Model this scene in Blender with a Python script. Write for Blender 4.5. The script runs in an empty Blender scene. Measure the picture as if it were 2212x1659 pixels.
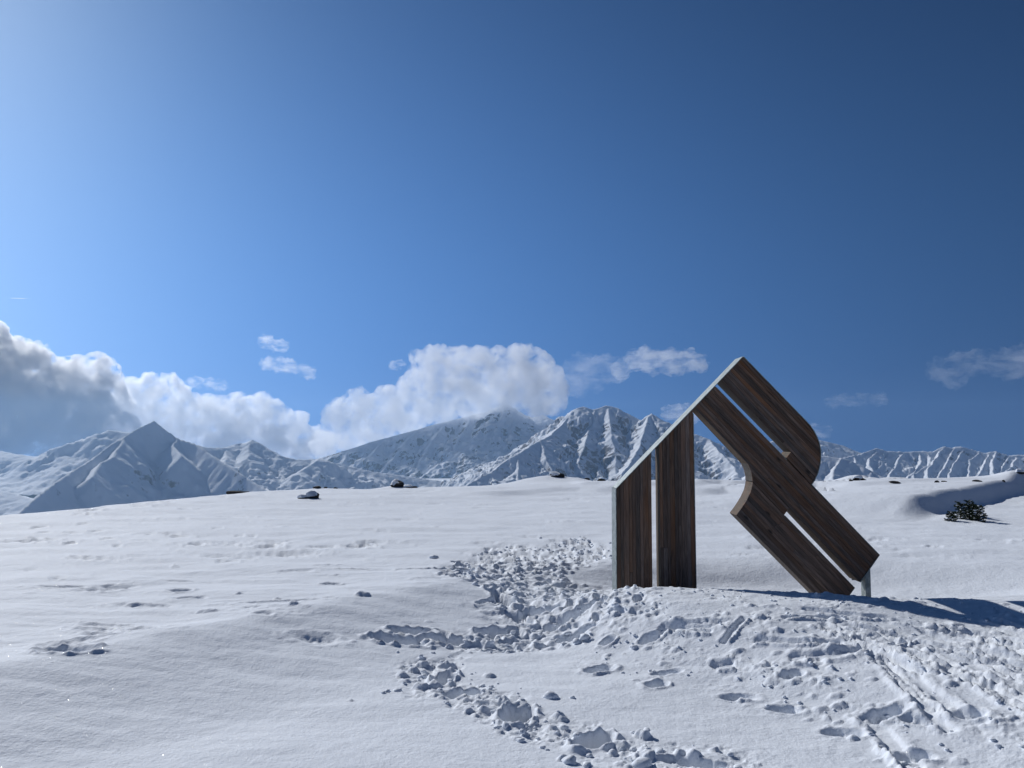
import bpy, bmesh, math, random
import numpy as np
from mathutils import Vector, Matrix

# ------------------------------------------------------------------ camera, sky, sun, exposure
scene = bpy.context.scene
CAM_Z, PITCH, FOC, PW, PH = 1.65, math.radians(4.0), 1661.0, 2212.0, 1659.0
cam_data = bpy.data.cameras.new('camera')
cam = bpy.data.objects.new('camera', cam_data)
scene.collection.objects.link(cam)
cam.location = (0, 0, CAM_Z)
cam.rotation_euler = (math.pi / 2 + PITCH, 0, 0)
cam_data.sensor_width = 36.0
cam_data.lens = 36.0 * FOC / PW
cam_data.clip_start, cam_data.clip_end = 0.05, 60000
scene.camera = cam

SUN_AZ, SUN_EL = math.radians(-41.0), math.radians(33.0)       # azimuth from +Y, negative = left
SUN_DIR = Vector((math.sin(SUN_AZ) * math.cos(SUN_EL), math.cos(SUN_AZ) * math.cos(SUN_EL), math.sin(SUN_EL)))
SKY_LIFT, SKY_SCALE, SKY_GAMMA = 0.40, (0.765, 0.715, 0.553), 2.3
world = bpy.data.worlds.new('World')
scene.world = world
world.use_nodes = True
wn = world.node_tree
wn.nodes.clear()
sky = wn.nodes.new('ShaderNodeTexSky')
sky.sky_type = 'NISHITA'
sky.sun_disc = False
sky.sun_elevation = SUN_EL
sky.sun_rotation = SUN_AZ
sky.altitude = 2300
sky.air_density = 0.6
sky.dust_density = 0.40
sky.ozone_density = 1.0
# clear dry mountain air: the last degrees above the horizon stay blue instead of milky
wtc = wn.nodes.new('ShaderNodeTexCoord')
wsep = wn.nodes.new('ShaderNodeSeparateXYZ')
wcmb = wn.nodes.new('ShaderNodeCombineXYZ')
def wmath(op, a, b):
    m = wn.nodes.new('ShaderNodeMath'); m.operation = op
    for i, v in enumerate((a, b)):
        if isinstance(v, (int, float)): m.inputs[i].default_value = v
        else: wn.links.new(v, m.inputs[i])
    return m.outputs[0]
wn.links.new(wtc.outputs['Generated'], wsep.inputs[0])
wz = wmath('MAXIMUM', wsep.outputs[2], 0.0)
lift = wmath('MULTIPLY', wmath('POWER', wmath('SUBTRACT', 1.0, wz), 3.0), SKY_LIFT)
wn.links.new(wsep.outputs[0], wcmb.inputs[0]); wn.links.new(wsep.outputs[1], wcmb.inputs[1]); wn.links.new(wmath('ADD', wz, lift), wcmb.inputs[2])
wnorm = wn.nodes.new('ShaderNodeVectorMath'); wnorm.operation = 'NORMALIZE'
wn.links.new(wcmb.outputs[0], wnorm.inputs[0]); wn.links.new(wnorm.outputs[0], sky.inputs['Vector'])
wmul = wn.nodes.new('ShaderNodeVectorMath'); wmul.operation = 'MULTIPLY'; wmul.inputs[1].default_value = SKY_SCALE
wgam = wn.nodes.new('ShaderNodeGamma'); wgam.inputs['Gamma'].default_value = SKY_GAMMA
bg = wn.nodes.new('ShaderNodeBackground')
bg.inputs['Strength'].default_value = 0.1
wo = wn.nodes.new('ShaderNodeOutputWorld')
wn.links.new(sky.outputs[0], wmul.inputs[0]); wn.links.new(wmul.outputs[0], wgam.inputs['Color']); 
wmin = wn.nodes.new('ShaderNodeVectorMath'); wmin.operation = 'MINIMUM'; wmin.inputs[1].default_value = (10.5, 11.5, 12.5)
wn.links.new(wgam.outputs[0], wmin.inputs[0]); wn.links.new(wmin.outputs[0], bg.inputs['Color'])
wn.links.new(bg.outputs[0], wo.inputs['Surface'])

sun_data = bpy.data.lights.new('sun', 'SUN')
sun_data.energy = 3.3
sun_data.angle = math.radians(0.53)
sun_data.color = (1.0, 0.99, 0.97)
sun = bpy.data.objects.new('sun', sun_data)
scene.collection.objects.link(sun)
sun.rotation_euler = (-SUN_DIR).to_track_quat('-Z', 'Y').to_euler()
sun.location = (-30, 40, 40)

scene.view_settings.view_transform = 'Standard'
scene.view_settings.look = 'None'
scene.view_settings.exposure = 0.0
scene.view_settings.gamma = 1.0
scene.view_settings.use_curve_mapping = False
scene.render.engine = 'CYCLES'
cy = scene.cycles
cy.max_bounces = 12
cy.diffuse_bounces = 3
cy.glossy_bounces = 2
cy.volume_bounces = 10
cy.volume_step_rate = 0.25
cy.volume_max_steps = 256
cy.transparent_max_bounces = 16
cy.use_denoising = True
cy.sample_clamp_indirect = 4.0

# ------------------------------------------------------------------ helpers
COL = scene.collection
CP, SP = math.cos(PITCH), math.sin(PITCH)

def ray(px, py):
    """direction in the world of a point of the 2212 x 1659 photograph (x right, y forward, z up), y component 1"""
    a = (px - PW / 2) / FOC
    b = -(py - PH / 2) / FOC
    d = (a, CP - SP * b, SP + CP * b)
    return np.array((d[0] / d[1], 1.0, d[2] / d[1]))

def at(px, py, Y):
    d = ray(px, py) * Y
    return np.array((d[0], d[1], CAM_Z + d[2]))

def gnd(px, py, z=0.0):
    d = ray(px, py)
    t = (z - CAM_Z) / d[2]
    return np.array((d[0] * t, t))

def _hash(ix, iy, iz, seed):
    h = (ix * 374761393 + iy * 668265263 + iz * 2147483647 + seed * 974711) & 0xFFFFFFFF
    h = ((h ^ (h >> 13)) * 1274126177) & 0xFFFFFFFF
    h = ((h ^ (h >> 16)) * 2246822519) & 0xFFFFFFFF
    return (h ^ (h >> 15)) & 0xFFFFFFFF

_prm = np.random.default_rng(42).permutation(1024).astype(np.int32)
_prm = np.concatenate((_prm, _prm, _prm))
_ga = np.random.default_rng(43).random(1024) * 2 * math.pi
_gc, _gs = np.cos(_ga).astype(np.float32), np.sin(_ga).astype(np.float32)

def noise2(x, y, seed=0):
    x = np.asarray(x, dtype=np.float64); y = np.asarray(y, dtype=np.float64)
    x0 = np.floor(x); y0 = np.floor(y)
    fx, fy = (x - x0).astype(np.float32), (y - y0).astype(np.float32)
    ix = (x0.astype(np.int32) + seed * 131) & 1023; iy = (y0.astype(np.int32) + seed * 57) & 1023
    u = fx * fx * fx * (fx * (fx * 6 - 15) + 10); v = fy * fy * fy * (fy * (fy * 6 - 15) + 10)
    def g(i, j):
        h = _prm[_prm[ix + i] + iy + j]
        return _gc[h] * (fx - i) + _gs[h] * (fy - j)
    a = g(0, 0); b = g(1, 0); c = g(0, 1); d = g(1, 1)
    a = a + (b - a) * u; c = c + (d - c) * u
    return 1.5 * (a + (c - a) * v)

def fbm2(x, y, octv=4, seed=0, gain=0.5, lac=2.03):
    s = 0; a = 1.0
    for o in range(octv):
        s = s + a * noise2(x, y, seed + o * 17)
        x = x * lac + 3.7; y = y * lac - 1.3; a *= gain
    return s

def ridged2(x, y, octv=4, seed=0, gain=0.5, lac=2.1):
    s = 0; a = 1.0
    for o in range(octv):
        s = s + a * (1 - 2 * np.abs(noise2(x, y, seed + o * 31)))
        x = x * lac + 5.1; y = y * lac + 2.9; a *= gain
    return s

def noise3(x, y, z, seed=0):
    x0 = np.floor(x).astype(np.int64); y0 = np.floor(y).astype(np.int64); z0 = np.floor(z).astype(np.int64)
    fx, fy, fz = x - x0, y - y0, z - z0
    u, v, w = (f * f * (3 - 2 * f) for f in (fx, fy, fz))
    def val(i, j, k):
        return _hash(x0 + i, y0 + j, z0 + k, seed) / 2147483648.0 - 1
    r = 0
    for i in (0, 1):
        for j in (0, 1):
            for k in (0, 1):
                r = r + val(i, j, k) * (u if i else 1 - u) * (v if j else 1 - v) * (w if k else 1 - w)
    return r

def fbm3(x, y, z, octv=4, seed=0, gain=0.5):
    s = 0; a = 1.0
    for o in range(octv):
        s = s + a * noise3(x, y, z, seed + o * 13)
        x = x * 2.07 + 1.7; y = y * 2.07 + 9.2; z = z * 2.07 - 3.1; a *= gain
    return s

def sstep(a, b, x):
    t = np.clip((x - a) / (b - a), 0, 1)
    return t * t * (3 - 2 * t)

def seg_dist(x, y, pts):
    """distance to a polyline, signed side (positive = right of travel), position 0..1 along it"""
    best = np.full(np.shape(x), 1e18); side = np.zeros(np.shape(x)); along = np.zeros(np.shape(x))
    pts = np.asarray(pts, float)
    L = np.concatenate(([0], np.cumsum(np.hypot(*(pts[1:, :2] - pts[:-1, :2]).T))))
    for k in range(len(pts) - 1):
        a, b = pts[k, :2], pts[k + 1, :2]
        e = b - a; l2 = e @ e
        t = np.clip(((x - a[0]) * e[0] + (y - a[1]) * e[1]) / l2, 0, 1)
        dx = x - a[0] - t * e[0]; dy = y - a[1] - t * e[1]
        d = dx * dx + dy * dy
        m = d < best
        best = np.where(m, d, best)
        side = np.where(m, (e[1] * dx - e[0] * dy), side)
        along = np.where(m, (L[k] + t * (L[k + 1] - L[k])) / L[-1], along)
    return np.sqrt(best), np.sign(side), along

def poly_sdf(x, y, pts):
    """signed distance to a closed polygon, negative inside"""
    pts = np.asarray(pts, float)
    d, _, _ = seg_dist(x, y, np.vstack((pts, pts[:1])))
    ins = np.zeros(np.shape(x), bool)
    n = len(pts)
    for i in range(n):
        x1, y1 = pts[i]; x2, y2 = pts[(i + 1) % n]
        c = ((y1 > y) != (y2 > y))
        ins ^= c & (x < (x2 - x1) * (y - y1) / ((y2 - y1) if y2 != y1 else 1e-12) + x1)
    return np.where(ins, -d, d)

def mesh_obj(name, verts, faces, mat=None, parent=None, smooth=False):
    me = bpy.data.meshes.new(name)
    me.from_pydata([tuple(v) for v in verts], [], [tuple(f) for f in faces])
    me.update()
    o = bpy.data.objects.new(name, me)
    COL.objects.link(o)
    if mat: me.materials.append(mat)
    if parent: o.parent = parent
    if smooth: me.polygons.foreach_set('use_smooth', np.ones(len(me.polygons), bool))
    return o

def grid_obj(name, X, Y, Z, mat, parent=None, smooth=True, wrap=False):
    """fast grid mesh from 2-D arrays"""
    r, c = X.shape
    co = np.stack((X, Y, Z), -1).reshape(-1, 3).astype(np.float32)
    cc = c if wrap else c - 1
    i = np.arange(r - 1)[:, None] * c + np.arange(cc)[None, :]
    i1 = np.arange(r - 1)[:, None] * c + (np.arange(cc)[None, :] + 1) % c
    f = np.stack((i, i1, i1 + c, i + c), -1).reshape(-1).astype(np.int32)
    me = bpy.data.meshes.new(name)
    nf = (r - 1) * cc
    me.vertices.add(len(co)); me.vertices.foreach_set('co', co.ravel())
    me.loops.add(nf * 4); me.loops.foreach_set('vertex_index', f)
    me.polygons.add(nf); me.polygons.foreach_set('loop_start', np.arange(0, nf * 4, 4, dtype=np.int32))
    me.update(calc_edges=True)
    me.polygons.foreach_set('use_smooth', np.full(nf, smooth))
    me.materials.append(mat)
    o = bpy.data.objects.new(name, me)
    COL.objects.link(o)
    if parent: o.parent = parent
    return o

def tag(o, label=None, cat=None, group=None, kind=None):
    if label: o['label'] = label
    if cat: o['category'] = cat
    if group: o['group'] = group
    if kind: o['kind'] = kind
    return o

def empty(name, loc):
    o = bpy.data.objects.new(name, None)
    COL.objects.link(o)
    o.location = loc
    return o

class NT:
    def __init__(s, name):
        s.m = bpy.data.materials.new(name)
        s.m.use_nodes = True
        s.t = s.m.node_tree
        s.t.nodes.clear()
        s.out = s.t.nodes.new('ShaderNodeOutputMaterial')
    def n(s, kind, **kw):
        nd = s.t.nodes.new('ShaderNode' + kind)
        for k, v in kw.items():
            if hasattr(nd, k) and k not in nd.inputs: setattr(nd, k, v)
            else: nd.inputs[k].default_value = v
        return nd
    def l(s, a, b): s.t.links.new(a, b)
    def ramp(s, src, stops, interp='LINEAR'):
        r = s.n('ValToRGB')
        r.color_ramp.interpolation = interp
        els = r.color_ramp.elements
        while len(els) < len(stops): els.new(0.5)
        for e, (p, c) in zip(els, stops):
            e.position = p
            e.color = c if len(c) == 4 else (*c, 1)
        s.l(src, r.inputs[0])
        return r
    def math(s, op, a, b=None):
        m = s.n('Math', operation=op)
        for i, v in enumerate((a, b)):
            if v is None: continue
            if isinstance(v, (int, float)): m.inputs[i].default_value = v
            else: s.l(v, m.inputs[i])
        return m.outputs[0]

# ------------------------------------------------------------------ materials
def mat_snow():
    t = NT('snow')
    geo = t.n('NewGeometry')
    p = t.n('BsdfPrincipled')
    p.inputs['Base Color'].default_value = (0.83, 0.87, 0.93, 1)
    p.inputs['Roughness'].default_value = 0.75
    p.inputs['Specular IOR Level'].default_value = 0.15
    n1 = t.n('TexNoise', Scale=38.0, Detail=4.0, Roughness=0.7)
    n2 = t.n('TexNoise', Scale=9.0, Detail=3.0, Roughness=0.6)
    t.l(geo.outputs['Position'], n1.inputs['Vector']); t.l(geo.outputs['Position'], n2.inputs['Vector'])
    b1 = t.n('Bump', Strength=0.55, Distance=0.012)
    b2 = t.n('Bump', Strength=0.35, Distance=0.03)
    t.l(n2.outputs[0], b2.inputs['Height']); t.l(n1.outputs[0], b1.inputs['Height'])
    t.l(b2.outputs[0], b1.inputs['Normal']); t.l(b1.outputs[0], p.inputs['Normal'])
    # loose crystal faces: single mirror-like flakes turned at random, a few catch the sun
    v = t.n('TexVoronoi', Scale=210.0)
    t.l(geo.outputs['Position'], v.inputs['Vector'])
    sub = t.n('VectorMath', operation='SUBTRACT'); sub.inputs[1].default_value = (0.5, 0.5, 0.5)
    t.l(v.outputs['Color'], sub.inputs[0])
    sc = t.n('VectorMath', operation='SCALE'); sc.inputs['Scale'].default_value = 2.2
    t.l(sub.outputs[0], sc.inputs[0])
    add = t.n('VectorMath', operation='ADD'); t.l(sc.outputs[0], add.inputs[0]); t.l(geo.outputs['Normal'], add.inputs[1])
    nm = t.n('VectorMath', operation='NORMALIZE'); t.l(add.outputs[0], nm.inputs[0])
    gl = t.n('BsdfGlossy', Roughness=0.16); gl.inputs['Color'].default_value = (1, 1, 1, 1)
    t.l(nm.outputs[0], gl.inputs['Normal'])
    sep = t.n('SeparateColor'); t.l(v.outputs['Color'], sep.inputs[0])
    sel = t.math('GREATER_THAN', sep.outputs[2], 0.80)
    near = t.math('LESS_THAN', v.outputs['Distance'], 0.35)
    fac = t.math('MULTIPLY', t.math('MULTIPLY', sel, near), t.math('MULTIPLY', t.math('POWER', sep.outputs[0], 3.0), 0.9))
    mx = t.n('MixShader'); t.l(fac, mx.inputs[0]); t.l(p.outputs[0], mx.inputs[1]); t.l(gl.outputs[0], mx.inputs[2])
    t.l(mx.outputs[0], t.out.inputs['Surface'])
    return t.m

def mat_mountain(name, rock_amt, scale=1.0):
    t = NT(name)
    geo = t.n('NewGeometry')
    p = t.n('BsdfPrincipled')
    p.inputs['Roughness'].default_value = 0.9
    p.inputs['Specular IOR Level'].default_value = 0.05
    sep = t.n('SeparateXYZ'); t.l(geo.outputs['Normal'], sep.inputs[0])
    mp = t.n('Mapping'); mp.inputs['Scale'].default_value = (1, 1, 0.45); t.l(geo.outputs['Position'], mp.inputs[0])
    n1 = t.n('TexNoise', Scale=0.0075 * scale, Detail=8.0, Roughness=0.7); t.l(mp.outputs[0], n1.inputs['Vector'])
    n2 = t.n('TexNoise', Scale=0.0022 * scale, Detail=3.0, Roughness=0.5); t.l(geo.outputs['Position'], n2.inputs['Vector'])
    # rock shows where the face is steep and the wind keeps it bare
    steep = t.math('SUBTRACT', 1.0, sep.outputs[2])
    s = t.math('ADD', t.math('MULTIPLY', steep, 0.55), t.math('ADD', t.math('MULTIPLY', n1.outputs[0], 0.9), t.math('MULTIPLY', n2.outputs[0], 0.35)))
    r = t.ramp(s, [(1.0 - rock_amt, (0, 0, 0)), (1.06 - rock_amt, (1, 1, 1))])
    mix = t.n('MixRGB'); t.l(r.outputs[0], mix.inputs[0])
    mix.inputs[1].default_value = (0.80, 0.84, 0.90, 1); mix.inputs[2].default_value = (0.16, 0.15, 0.15, 1)
    t.l(mix.outputs[0], p.inputs['Base Color'])
    b = t.n('Bump', Strength=0.35, Distance=9.0); t.l(n1.outputs[0], b.inputs['Height']); t.l(b.outputs[0], p.inputs['Normal'])
    t.l(p.outputs[0], t.out.inputs['Surface'])
    return t.m

def mat_wood(name, axis, dark, light, warm, rough=0.75):
    """weathered timber, grain along the object's axis vector"""
    t = NT(name)
    tc = t.n('TexCoord'); info = t.n('ObjectInfo')
    ang = math.atan2(axis[1], axis[0])
    mp = t.n('Mapping', vector_type='TEXTURE'); mp.inputs['Rotation'].default_value = (0, -ang, 0)
    t.l(tc.outputs['Object'], mp.inputs[0])
    off = t.n('VectorMath', operation='ADD'); t.l(mp.outputs[0], off.inputs[0])
    rs = t.math('MULTIPLY', info.outputs['Random'], 37.0)
    cmb = t.n('CombineXYZ'); t.l(rs, cmb.inputs[0]); t.l(rs, cmb.inputs[1]); t.l(rs, cmb.inputs[2])
    t.l(cmb.outputs[0], off.inputs[1])
    st = t.n('Mapping'); st.inputs['Scale'].default_value = (1.6, 14, 26); t.l(off.outputs[0], st.inputs[0])
    g = t.n('TexNoise', Scale=3.0, Detail=6.0, Roughness=0.62, Distortion=0.4); t.l(st.outputs[0], g.inputs['Vector'])
    st2 = t.n('Mapping'); st2.inputs['Scale'].default_value = (0.9, 5, 5); t.l(off.outputs[0], st2.inputs[0])
    g2 = t.n('TexNoise', Scale=1.6, Detail=3.0); t.l(st2.outputs[0], g2.inputs['Vector'])
    c1 = t.ramp(g.outputs[0], [(0.30, dark), (0.72, light)])
    c2 = t.ramp(g2.outputs[0], [(0.42, (0, 0, 0)), (0.72, (1, 1, 1))])
    mix = t.n('MixRGB'); mix.inputs[2].default_value = (*warm, 1)
    t.l(t.math('MULTIPLY', c2.outputs[0], 0.6), mix.inputs[0]); t.l(c1.outputs[0], mix.inputs[1])
    # each board its own tone
    hsv = t.n('HueSaturation'); t.l(mix.outputs[0], hsv.inputs['Color'])
    t.l(t.math('ADD', t.math('MULTIPLY', info.outputs['Random'], 0.75), 0.62), hsv.inputs['Value'])
    t.l(t.math('ADD', t.math('MULTIPLY', t.math('FRACT', t.math('MULTIPLY', info.outputs['Random'], 7.31)), 0.6), 0.6), hsv.inputs['Saturation'])
    # knots
    kn = t.n('Mapping'); kn.inputs['Scale'].default_value = (2.3, 5.2, 5.2); t.l(off.outputs[0], kn.inputs[0])
    v = t.n('TexVoronoi', Scale=1.0); t.l(kn.outputs[0], v.inputs['Vector'])
    k = t.ramp(v.outputs['Distance'], [(0.05, (1, 1, 1)), (0.11, (0, 0, 0))])
    mk = t.n('MixRGB'); mk.inputs[2].default_value = (0.018, 0.014, 0.012, 1)
    t.l(t.math('MULTIPLY', k.outputs[0], 0.85), mk.inputs[0]); t.l(hsv.outputs[0], mk.inputs[1])
    p = t.n('BsdfPrincipled'); p.inputs['Roughness'].default_value = rough
    p.inputs['Specular IOR Level'].default_value = 0.25
    t.l(mk.outputs[0], p.inputs['Base Color'])
    b = t.n('Bump', Strength=0.5, Distance=0.004); t.l(g.outputs[0], b.inputs['Height']); t.l(b.outputs[0], p.inputs['Normal'])
    t.l(p.outputs[0], t.out.inputs['Surface'])
    return t.m

def mat_galv():
    t = NT('galvanised_steel')
    tc = t.n('TexCoord')
    v = t.n('TexVoronoi', Scale=26.0); t.l(tc.outputs['Object'], v.inputs['Vector'])
    n = t.n('TexNoise', Scale=7.0, Detail=5.0); t.l(tc.outputs['Object'], n.inputs['Vector'])
    sep = t.n('SeparateColor'); t.l(v.outputs['Color'], sep.inputs[0])
    s = t.math('ADD', t.math('MULTIPLY', sep.outputs[0], 0.5), t.math('MULTIPLY', n.outputs[0], 0.6))
    c = t.ramp(s, [(0.2, (0.15, 0.18, 0.18)), (0.85, (0.34, 0.38, 0.37))])
    p = t.n('BsdfPrincipled'); p.inputs['Metallic'].default_value = 0.35
    t.l(c.outputs[0], p.inputs['Base Color'])
    r = t.ramp(s, [(0.2, (0.62,) * 3), (0.9, (0.42,) * 3)]); t.l(r.outputs[0], p.inputs['Roughness'])
    t.l(p.outputs[0], t.out.inputs['Surface'])
    return t.m

def mat_simple(name, c1, c2, scale, rough=0.85, bump=0.0, bdist=0.01):
    t = NT(name)
    tc = t.n('TexCoord')
    n = t.n('TexNoise', Scale=scale, Detail=6.0, Roughness=0.65); t.l(tc.outputs['Object'], n.inputs['Vector'])
    c = t.ramp(n.outputs[0], [(0.32, c1), (0.68, c2)])
    p = t.n('BsdfPrincipled'); p.inputs['Roughness'].default_value = rough
    p.inputs['Specular IOR Level'].default_value = 0.2
    t.l(c.outputs[0], p.inputs['Base Color'])
    if bump:
        b = t.n('Bump', Strength=bump, Distance=bdist); t.l(n.outputs[0], b.inputs['Height']); t.l(b.outputs[0], p.inputs['Normal'])
    t.l(p.outputs[0], t.out.inputs['Surface'])
    return t.m

def mat_volume(name, density, color=(1, 1, 1), aniso=0.5, grain=None, lo=0.42, hi=0.6, stretch=(1, 1, 1)):
    t = NT(name)
    v = t.n('VolumePrincipled')
    v.inputs['Color'].default_value = (*color, 1)
    v.inputs['Density'].default_value = density
    v.inputs['Anisotropy'].default_value = aniso
    if grain:                                    # shreds and hollows inside the vapour
        geo = t.n('NewGeometry')
        mp = t.n('Mapping'); mp.inputs['Scale'].default_value = stretch; t.l(geo.outputs['Position'], mp.inputs[0])
        nz = t.n('TexNoise', Scale=1.0 / grain, Detail=3.0, Roughness=0.6, Distortion=0.5); t.l(mp.outputs[0], nz.inputs['Vector'])
        mr = t.n('MapRange'); mr.inputs['From Min'].default_value = lo; mr.inputs['From Max'].default_value = hi
        mr.inputs['To Min'].default_value = 0.0; mr.inputs['To Max'].default_value = density
        t.l(nz.outputs[0], mr.inputs['Value']); t.l(mr.outputs[0], v.inputs['Density'])
    t.l(v.outputs[0], t.out.inputs['Volume'])
    return t.m

M_SNOW = mat_snow()
M_GALV = mat_galv()
M_ROCK = mat_simple('dark_rock', (0.016, 0.015, 0.016), (0.06, 0.055, 0.05), 9.0, 0.9, 0.8, 0.03)
M_NEEDLE = mat_simple('spruce_needles', (0.02, 0.034, 0.02), (0.06, 0.08, 0.045), 30.0, 0.7)
M_BARK = mat_simple('bark', (0.05, 0.035, 0.025), (0.11, 0.085, 0.065), 40.0, 0.9)
M_CAPSNOW = mat_simple('snow_cap', (0.80, 0.84, 0.90), (0.86, 0.90, 0.95), 12.0, 0.8, 0.3, 0.01)

# ------------------------------------------------------------------ snow field
rng = np.random.default_rng(11)
random.seed(5)

SKYLINE = [(-400, 1170), (-100, 1124), (0, 1112), (200, 1095), (400, 1071), (480, 1062), (550, 1056), (680, 1050), (800, 1052), (1000, 1046), (1100, 1042),
           (1180, 1038), (1250, 1039), (1330, 1042), (1500, 1041), (1600, 1042), (1770, 1043), (1850, 1043), (1900, 1043),
           (2000, 1044), (2100, 1044), (2150, 1044), (2190, 1043), (2212, 1043), (2500, 1045)]
_az, _D = [], []
for px, py in SKYLINE:
    d = ray(px, py)
    _az.append(math.atan2(d[0], 1.0)); _D.append(-1.62 / d[2] * math.hypot(d[0], 1))
_az, _D = np.array(_az), np.array(_D)

DRIFT = [gnd(*p) for p in ((-500, 1560), (0, 1442), (194, 1403), (388, 1364), (582, 1328), (823, 1289), (1010, 1262), (1130, 1245))]
CREST = [gnd(px, py, 0.18) for px, py in ((1130, 1262), (1240, 1260), (1330, 1262), (1420, 1264), (1500, 1268), (1600, 1273), (1700, 1277), (1800, 1282), (1900, 1286), (2060, 1292), (2260, 1302), (2600, 1320))]

def lee(x, y, pts, h, wl, ww, fade=0.12):
    """wind drift: crest line, steep lee face on the right hand of travel, long back on the left"""
    d, s, a = seg_dist(x, y, pts)
    env = sstep(0, fade, a) * (1 - sstep(1 - fade, 1, a))
    return h * env * np.where(s > 0, (1 - sstep(0, wl, d)), np.exp(-(d / ww) ** 2))

# lee faces on the right-hand rise: (points left to right so that the camera side is on the right hand)
def gpts(pp, z=0.0): return [gnd(a, b, z) for a, b in pp]
LEES = [
    (gpts(((1480, 1064), (1560, 1056), (1620, 1060), (1700, 1054), (1760, 1051), (1830, 1056), (1900, 1062)), 0.12), 0.15, 0.7, 3.5),
    (gpts(((1900, 1092), (1990, 1078), (2080, 1062), (2150, 1048), (2200, 1040), (2290, 1036), (2400, 1036)), 0.26), 0.40, 0.7, 4.0),
    (gpts(((1000, 1068), (1100, 1062), (1190, 1055), (1260, 1054), (1330, 1060)), 0.06), 0.09, 0.8, 3.0),
    (gpts(((1230, 1050), (1300, 1050), (1360, 1053), (1450, 1053), (1530, 1056)), 0.06), 0.08, 0.7, 3.0),
    (gpts(((1490, 1050), (1520, 1047), (1560, 1046), (1600, 1049)), 0.08), 0.10, 0.7, 2.0),
]
MOUNDS = [((1185, 1035), 30.0, 0.28, 1.9, 1.2), ((1850, 1042), 26.0, 0.20, 0.62, 0.8), ((1925, 1042), 27.0, 0.10, 0.7, 0.6), ((2030, 1042), 28.0, 0.07, 0.6, 0.6),
          ((2105, 1042), 28.0, 0.09, 0.5, 0.6), ((2212, 1040), 24.0, 0.28, 0.7, 0.9), ((1600, 1042), 28.0, 0.06, 0.9, 0.9),
          ((850, 1050), 25.5, 0.10, 0.7, 0.5), ((510, 1060), 21.5, 0.06, 0.9, 0.6), ((672, 1074), 20.5, 0.05, 0.8, 0.5), ((2086, 1116), 16.0, 0.10, 0.55, 0.45)]

def terrain(x, y, fine=True):
    x = np.asarray(x, float); y = np.asarray(y, float)
    d = np.hypot(x, y); az = np.arctan2(x, y)
    D = np.interp(az, _az, _D)
    z = 0.03 * fbm2(x * 0.16, y * 0.22, 3, 5)
    # brow of the hill, then the drop to the valley
    over = np.maximum(0, d - D * 0.93)
    z = z - np.where(over < 6, 0.016 * over ** 2, 0.576 + 0.192 * (over - 6)) - np.where(over > 60, 0.22 * (over - 60), 0)
    # undulation of the wind-packed surface
    far = sstep(3, 9, d)
    z = z + 0.022 * far * fbm2(x * 0.45 + 0.1 * y, y * 1.1, 3, 21) + 0.012 * fbm2(x * 1.1 + 0.3 * y, y * 2.6, 3, 33) * (0.4 + 0.6 * far)
    # drift edge across the foreground
    dd, s, a = seg_dist(x, y, DRIFT)
    env = 1 - sstep(0.80, 1.0, a)
    sd = dd * s
    z = z + np.where(s > 0, -0.23 * sstep(-0.35, 1.9, sd) + 0.23 * 0.066, 0) * env + 0.03 * env * np.exp(-(sd / 0.45) ** 2)
    # scoop round the sculpture behind the crest
    dd, s, a = seg_dist(x, y, CREST)
    env = sstep(0.15, 1.25, x) * (1 - sstep(9.0, 12.0, x)) * (1 - 0.35 * sstep(3.0, 4.2, x))
    z = z + 0.19 * env * np.exp(-(dd / np.where(s > 0, 1.25, 0.5)) ** 2)
    ex = (x - 3.1) / 3.4; ey = (y - 9.2) / 1.35
    q = np.sqrt(ex ** 2 + ey ** 2)
    back = sstep(-0.1, 0.45, np.where(s > 0, -dd, dd))
    z = z - 0.24 * (1 - sstep(0.35, 1.15, q)) * back
    # right side falls a little towards the post and the frame edge
    z = z + 0.08 * sstep(3.2, 5.2, x) * (1 - sstep(7.6, 8.8, y)) * sstep(4.5, 6.5, y)
    for pts, h, wl, ww in LEES:
        z = z + lee(x, y, pts, h, wl, ww)
    for (px, py), Yd, h, rx, ry in MOUNDS:
        r = ray(px, py)
        cx, cy_ = r[0] * Yd, Yd
        z = z + h * np.exp(-((x - cx) / rx) ** 2 - ((y - cy_) / ry) ** 2)
    # behind the viewer the hill just goes on
    z = np.maximum(z, -700 + 320 * sstep(3600, 7000, d))
    return z

def tz(x, y): return float(terrain(np.array([x]), np.array([y]))[0])

def gndt(px, py):
    z = 0.0
    for _ in range(4):
        g = gnd(px, py, z); z = 0.3 * z + 0.7 * tz(g[0], g[1])
    return gnd(px, py, z)

rows = np.concatenate((np.geomspace(0.25, 2.9, 24, endpoint=False), np.geomspace(2.9, 10.5, 552, endpoint=False),
                       np.geomspace(10.5, 60, 190, endpoint=False), np.geomspace(60, 7300, 60)))
cols = np.concatenate((np.linspace(-math.pi, -0.69, 40, endpoint=False), np.linspace(-0.69, 0.69, 800), np.linspace(0.69, math.pi, 41)[1:-1]))
RR, AA = np.meshgrid(rows, cols, indexing='ij')
GX, GY = RR * np.sin(AA), RR * np.cos(AA)
GZ = terrain(GX, GY)

def window(cx, cy_, rad):
    d = math.hypot(cx, cy_); a = math.atan2(cx, cy_)
    da = math.asin(min(0.99, rad / max(d, rad * 1.02)))
    r0, r1 = np.searchsorted(rows, (d - rad, d + rad)); c0, c1 = np.searchsorted(cols, (a - da, a + da))
    return slice(max(r0 - 1, 0), r1 + 1), slice(max(c0 - 1, 0), c1 + 1)

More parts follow.
